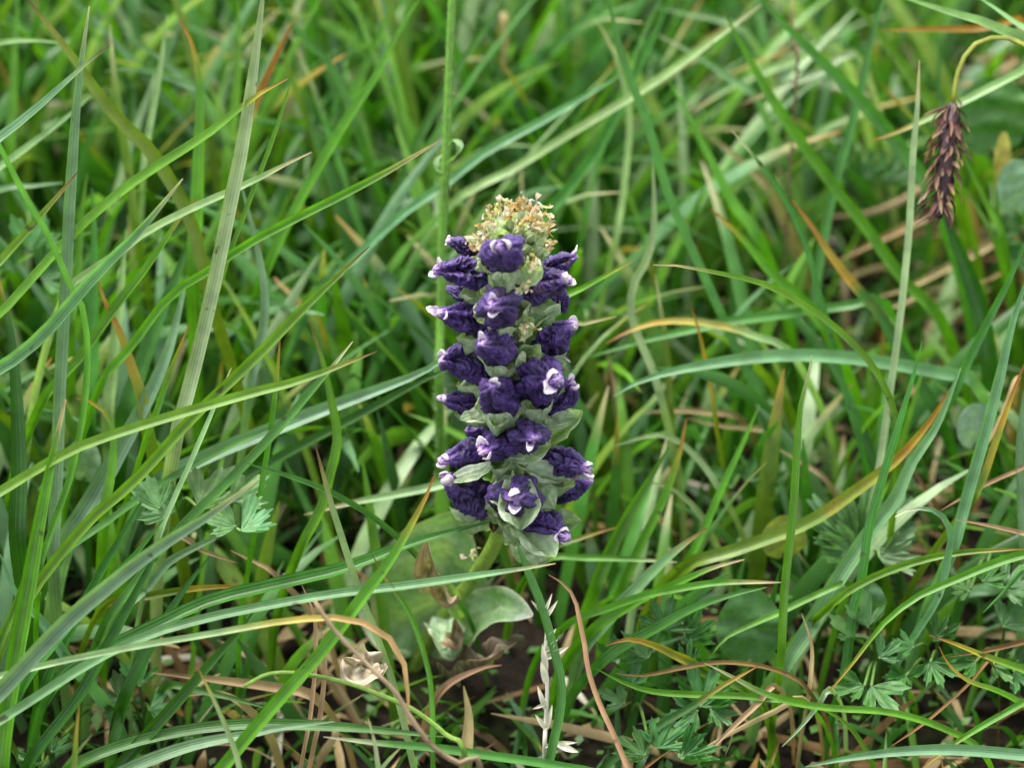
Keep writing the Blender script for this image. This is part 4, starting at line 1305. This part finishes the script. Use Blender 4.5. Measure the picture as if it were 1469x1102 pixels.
# meadow around the frame
parts.append(random_blades(9000, (-0.9, 0.9), (0.30, 1.6), 0.06, 0.16, 0.0016, 0.0036, 7, 4, PAL, [30, 24, 18, 10, 6, 5, 5, 2], dlim_fill)[:4])
parts.append(random_blades(3000, (-0.9, -0.2), (-0.8, 0.32), 0.05, 0.14, 0.0016, 0.0036, 7, 5, PAL, [30, 24, 18, 10, 6, 5, 5, 2], dlim_fill)[:4])
parts.append(random_blades(3000, (0.2, 0.9), (-0.8, 0.32), 0.05, 0.14, 0.0016, 0.0036, 7, 6, PAL, [30, 24, 18, 10, 6, 5, 5, 2], dlim_fill)[:4])
parts.append(random_blades(1500, (-0.3, 0.3), (-0.8, -0.06), 0.02, 0.07, 0.0014, 0.003, 7, 8, PAL, [30, 24, 18, 10, 6, 5, 5, 2], lambda a, b: 15 + 0 * a)[:4])
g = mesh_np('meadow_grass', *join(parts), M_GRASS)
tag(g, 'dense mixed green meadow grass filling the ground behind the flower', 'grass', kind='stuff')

# straw litter on the soil
lit = random_blades(1500, (-0.26, 0.26), (-0.1, 0.34), 0.015, 0.06, 0.001, 0.0026, 4, 9, 'SRW', [5, 4, 0.5], lambda a, b: -1000 + 0 * a, flat=1.25)[:4]
o = mesh_np('straw_litter', *lit, M_DRY)
tag(o, 'matted brown and tan dead straw lying on the dark soil', 'straw litter', kind='stuff')

# taller background blades that can be told apart
Vt_all = []
for (n, xr, yr, l0, l1, seed, pal, wt) in [(150, (-0.16, 0.03), (0.08, 0.26), 0.09, 0.16, 21, 'GMDBPY', [34, 22, 10, 16, 12, 8]),
                                           (80, (0.0, 0.17), (0.08, 0.28), 0.07, 0.14, 22, 'GMDBPY', [26, 30, 18, 14, 10, 8])]:
    *_, pts, (Vt, col, st) = random_blades(n, xr, yr, l0, l1, 0.0022, 0.0040, 12, seed, pal, wt, dlim_fill)
    k = len(pts)
    for i in range(k):
        if len(Vt_all) >= 130:
            break
        v = Vt[i].reshape(-1, 3); root = pts[i, 0].copy()
        idx = np.arange(13 * 3).reshape(13, 3)
        f = np.stack([idx[:-1, :-1], idx[:-1, 1:], idx[1:, 1:], idx[1:, :-1]], -1).reshape(-1, 4)
        o = mesh_np('grass_blade', v - root, f, col[i].reshape(-1, 3), st[i].reshape(-1, 2), M_GRASS)
        o.location = root
        Vt_all.append(o)
        x, y, d = project(pts[i])
        c = col[i, 3, 0]
        key = min('GMDBPY', key=lambda q: sum((a - b) ** 2 for a, b in zip(C[q], c)))
        a = Vector(pts[i, 6] - pts[i, 0]).normalized(); b = Vector(pts[i, 12] - pts[i, 6]).normalized()
        blades.append((o, dict(w=14, c=key, tip='', lab=None, cat='grass blade', group=BLADES_GROUP, bend=a.angle(b), length=float(np.linalg.norm(np.diff(pts[i], axis=0), axis=1).sum()),
                               slope=Vector(pts[i, 12] - pts[i, 2]).normalized().z, px=list(zip(x, y))[::-1], d=float(d.mean()), far=True)))

# tiny ground-cover leaves on the soil
gv, gf, gc = [], [], []
gr = random.Random(17)
for k in range(3200):
    x, y = gr.uniform(-0.2, 0.2), gr.uniform(-0.09, 0.25)
    z = ground_z(x, y) + gr.uniform(0.0, 0.007)
    a = gr.uniform(0, 6.28); s = gr.uniform(0.0012, 0.0034)
    dx, dy = math.cos(a) * s, math.sin(a) * s
    t = gr.uniform(-0.2, 0.7) * s
    o_ = len(gv)
    gv += [(x, y, z), (x + dx * 0.5 - dy * 0.32, y + dy * 0.5 + dx * 0.32, z + t * 0.7), (x + dx, y + dy, z + t), (x + dx * 0.5 + dy * 0.32, y + dy * 0.5 - dx * 0.32, z + t * 0.7)]
    gf.append((o_, o_ + 1, o_ + 2, o_ + 3))
    c = mix3((0.04, 0.12, 0.02), (0.11, 0.24, 0.04), gr.random())
    gc += [c] * 4
o = mesh_np('ground_cover', np.array(gv), np.array(gf), np.array(gc), np.zeros((len(gv), 2)), M_LEAF)
tag(o, 'tiny green moss and seedling leaves covering the dark soil', 'ground cover', kind='stuff')

# ------------------------------------------------------------------ labels of the single blades
COLW = {'G': 'bright green', 'M': 'mid green', 'D': 'dark green', 'B': 'pale bluish', 'P': 'pale green', 'Y': 'olive green', 'O': 'orange', 'S': 'tan', 'R': 'brown', 'W': 'white'}
TIPW = {'o': 'with orange tip', 'n': 'with brown tip', 'w': 'with whitish tip', 's': 'with straw tip', 'O': 'with rusty end', 'S': 'with dead end', '': ''}
MARKS = [(735, 540, 'the purple flower spike'), (645, 100, 'the hairy stem'), (1360, 200, 'the hanging sedge spike'), (290, 710, 'the pale toothed leaves'), (1240, 750, 'the cut leaf rosette'),
         (785, 990, 'the white dead stalk'), (990, 990, 'the feathery leaves'), (620, 870, 'the broad basal leaves'), (1137, 60, 'the brown seed head'), (350, 200, 'the broad pale upright blade'),
         (180, 520, 'the rust edged blade'), (300, 920, 'the drooping dead tipped blade'), (1250, 950, 'the small three part leaves'), (1440, 240, 'the yellow withering leaf'),
         (920, 420, 'the wavy S shaped blade'), (1160, 350, 'the rusty orange edged blade'), (500, 950, 'the dry twig'), (950, 930, 'the withered rust brown blade end'), (1420, 640, 'the tall bluish blade')]
def describe(f, level):
    size = 'broad' if f['w'] >= 16 else ('narrow' if f['w'] <= 9 else '')
    shape = 'bent' if f['bend'] > 0.75 else ('arching' if f['bend'] > 0.42 else ('upright' if f['slope'] > 0.8 else ('slanting' if f['slope'] > 0.35 else 'low lying')))
    mx, my = f['px'][len(f['px']) // 2]
    mk = sorted(MARKS, key=lambda q: (q[0] - mx) ** 2 + (q[1] - my) ** 2)
    rel = 'well behind' if f['d'] > 65 else ('behind' if f['d'] > 25 else 'near')
    noun = 'dry straw' if f['cat'] == 'straw' else 'blade'
    if level == 0:
        words = [size, shape, COLW[f['c']], 'grass ' + noun if noun == 'blade' else noun, TIPW[f['tip']], rel, mk[0][2]]
    elif level == 1:
        words = [shape, COLW[f['c']], noun, TIPW[f['tip']], 'between', mk[0][2], 'and', mk[1][2]]
    else:
        words = ['long' if f['length'] > 0.115 else 'short', shape, COLW[f['c']], noun, 'between', mk[0][2], 'and', mk[1][2]]
    return ' '.join(x for x in words if x)
labels = [f['lab'] or describe(f, 0) for o, f in blades]
for level in (1, 2):
    cnt = {}
    for l in labels:
        cnt[l] = cnt.get(l, 0) + 1
    for i, (o, f) in enumerate(blades):
        if cnt[labels[i]] > 1:
            new = describe(f, level)
            if len(new.split()) <= 16:
                labels[i] = new
for (o, f), lab in zip(blades, labels):
    tag(o, lab, f['cat'], f['group'])
print('blades', len(blades), 'labels', len(set(labels)))
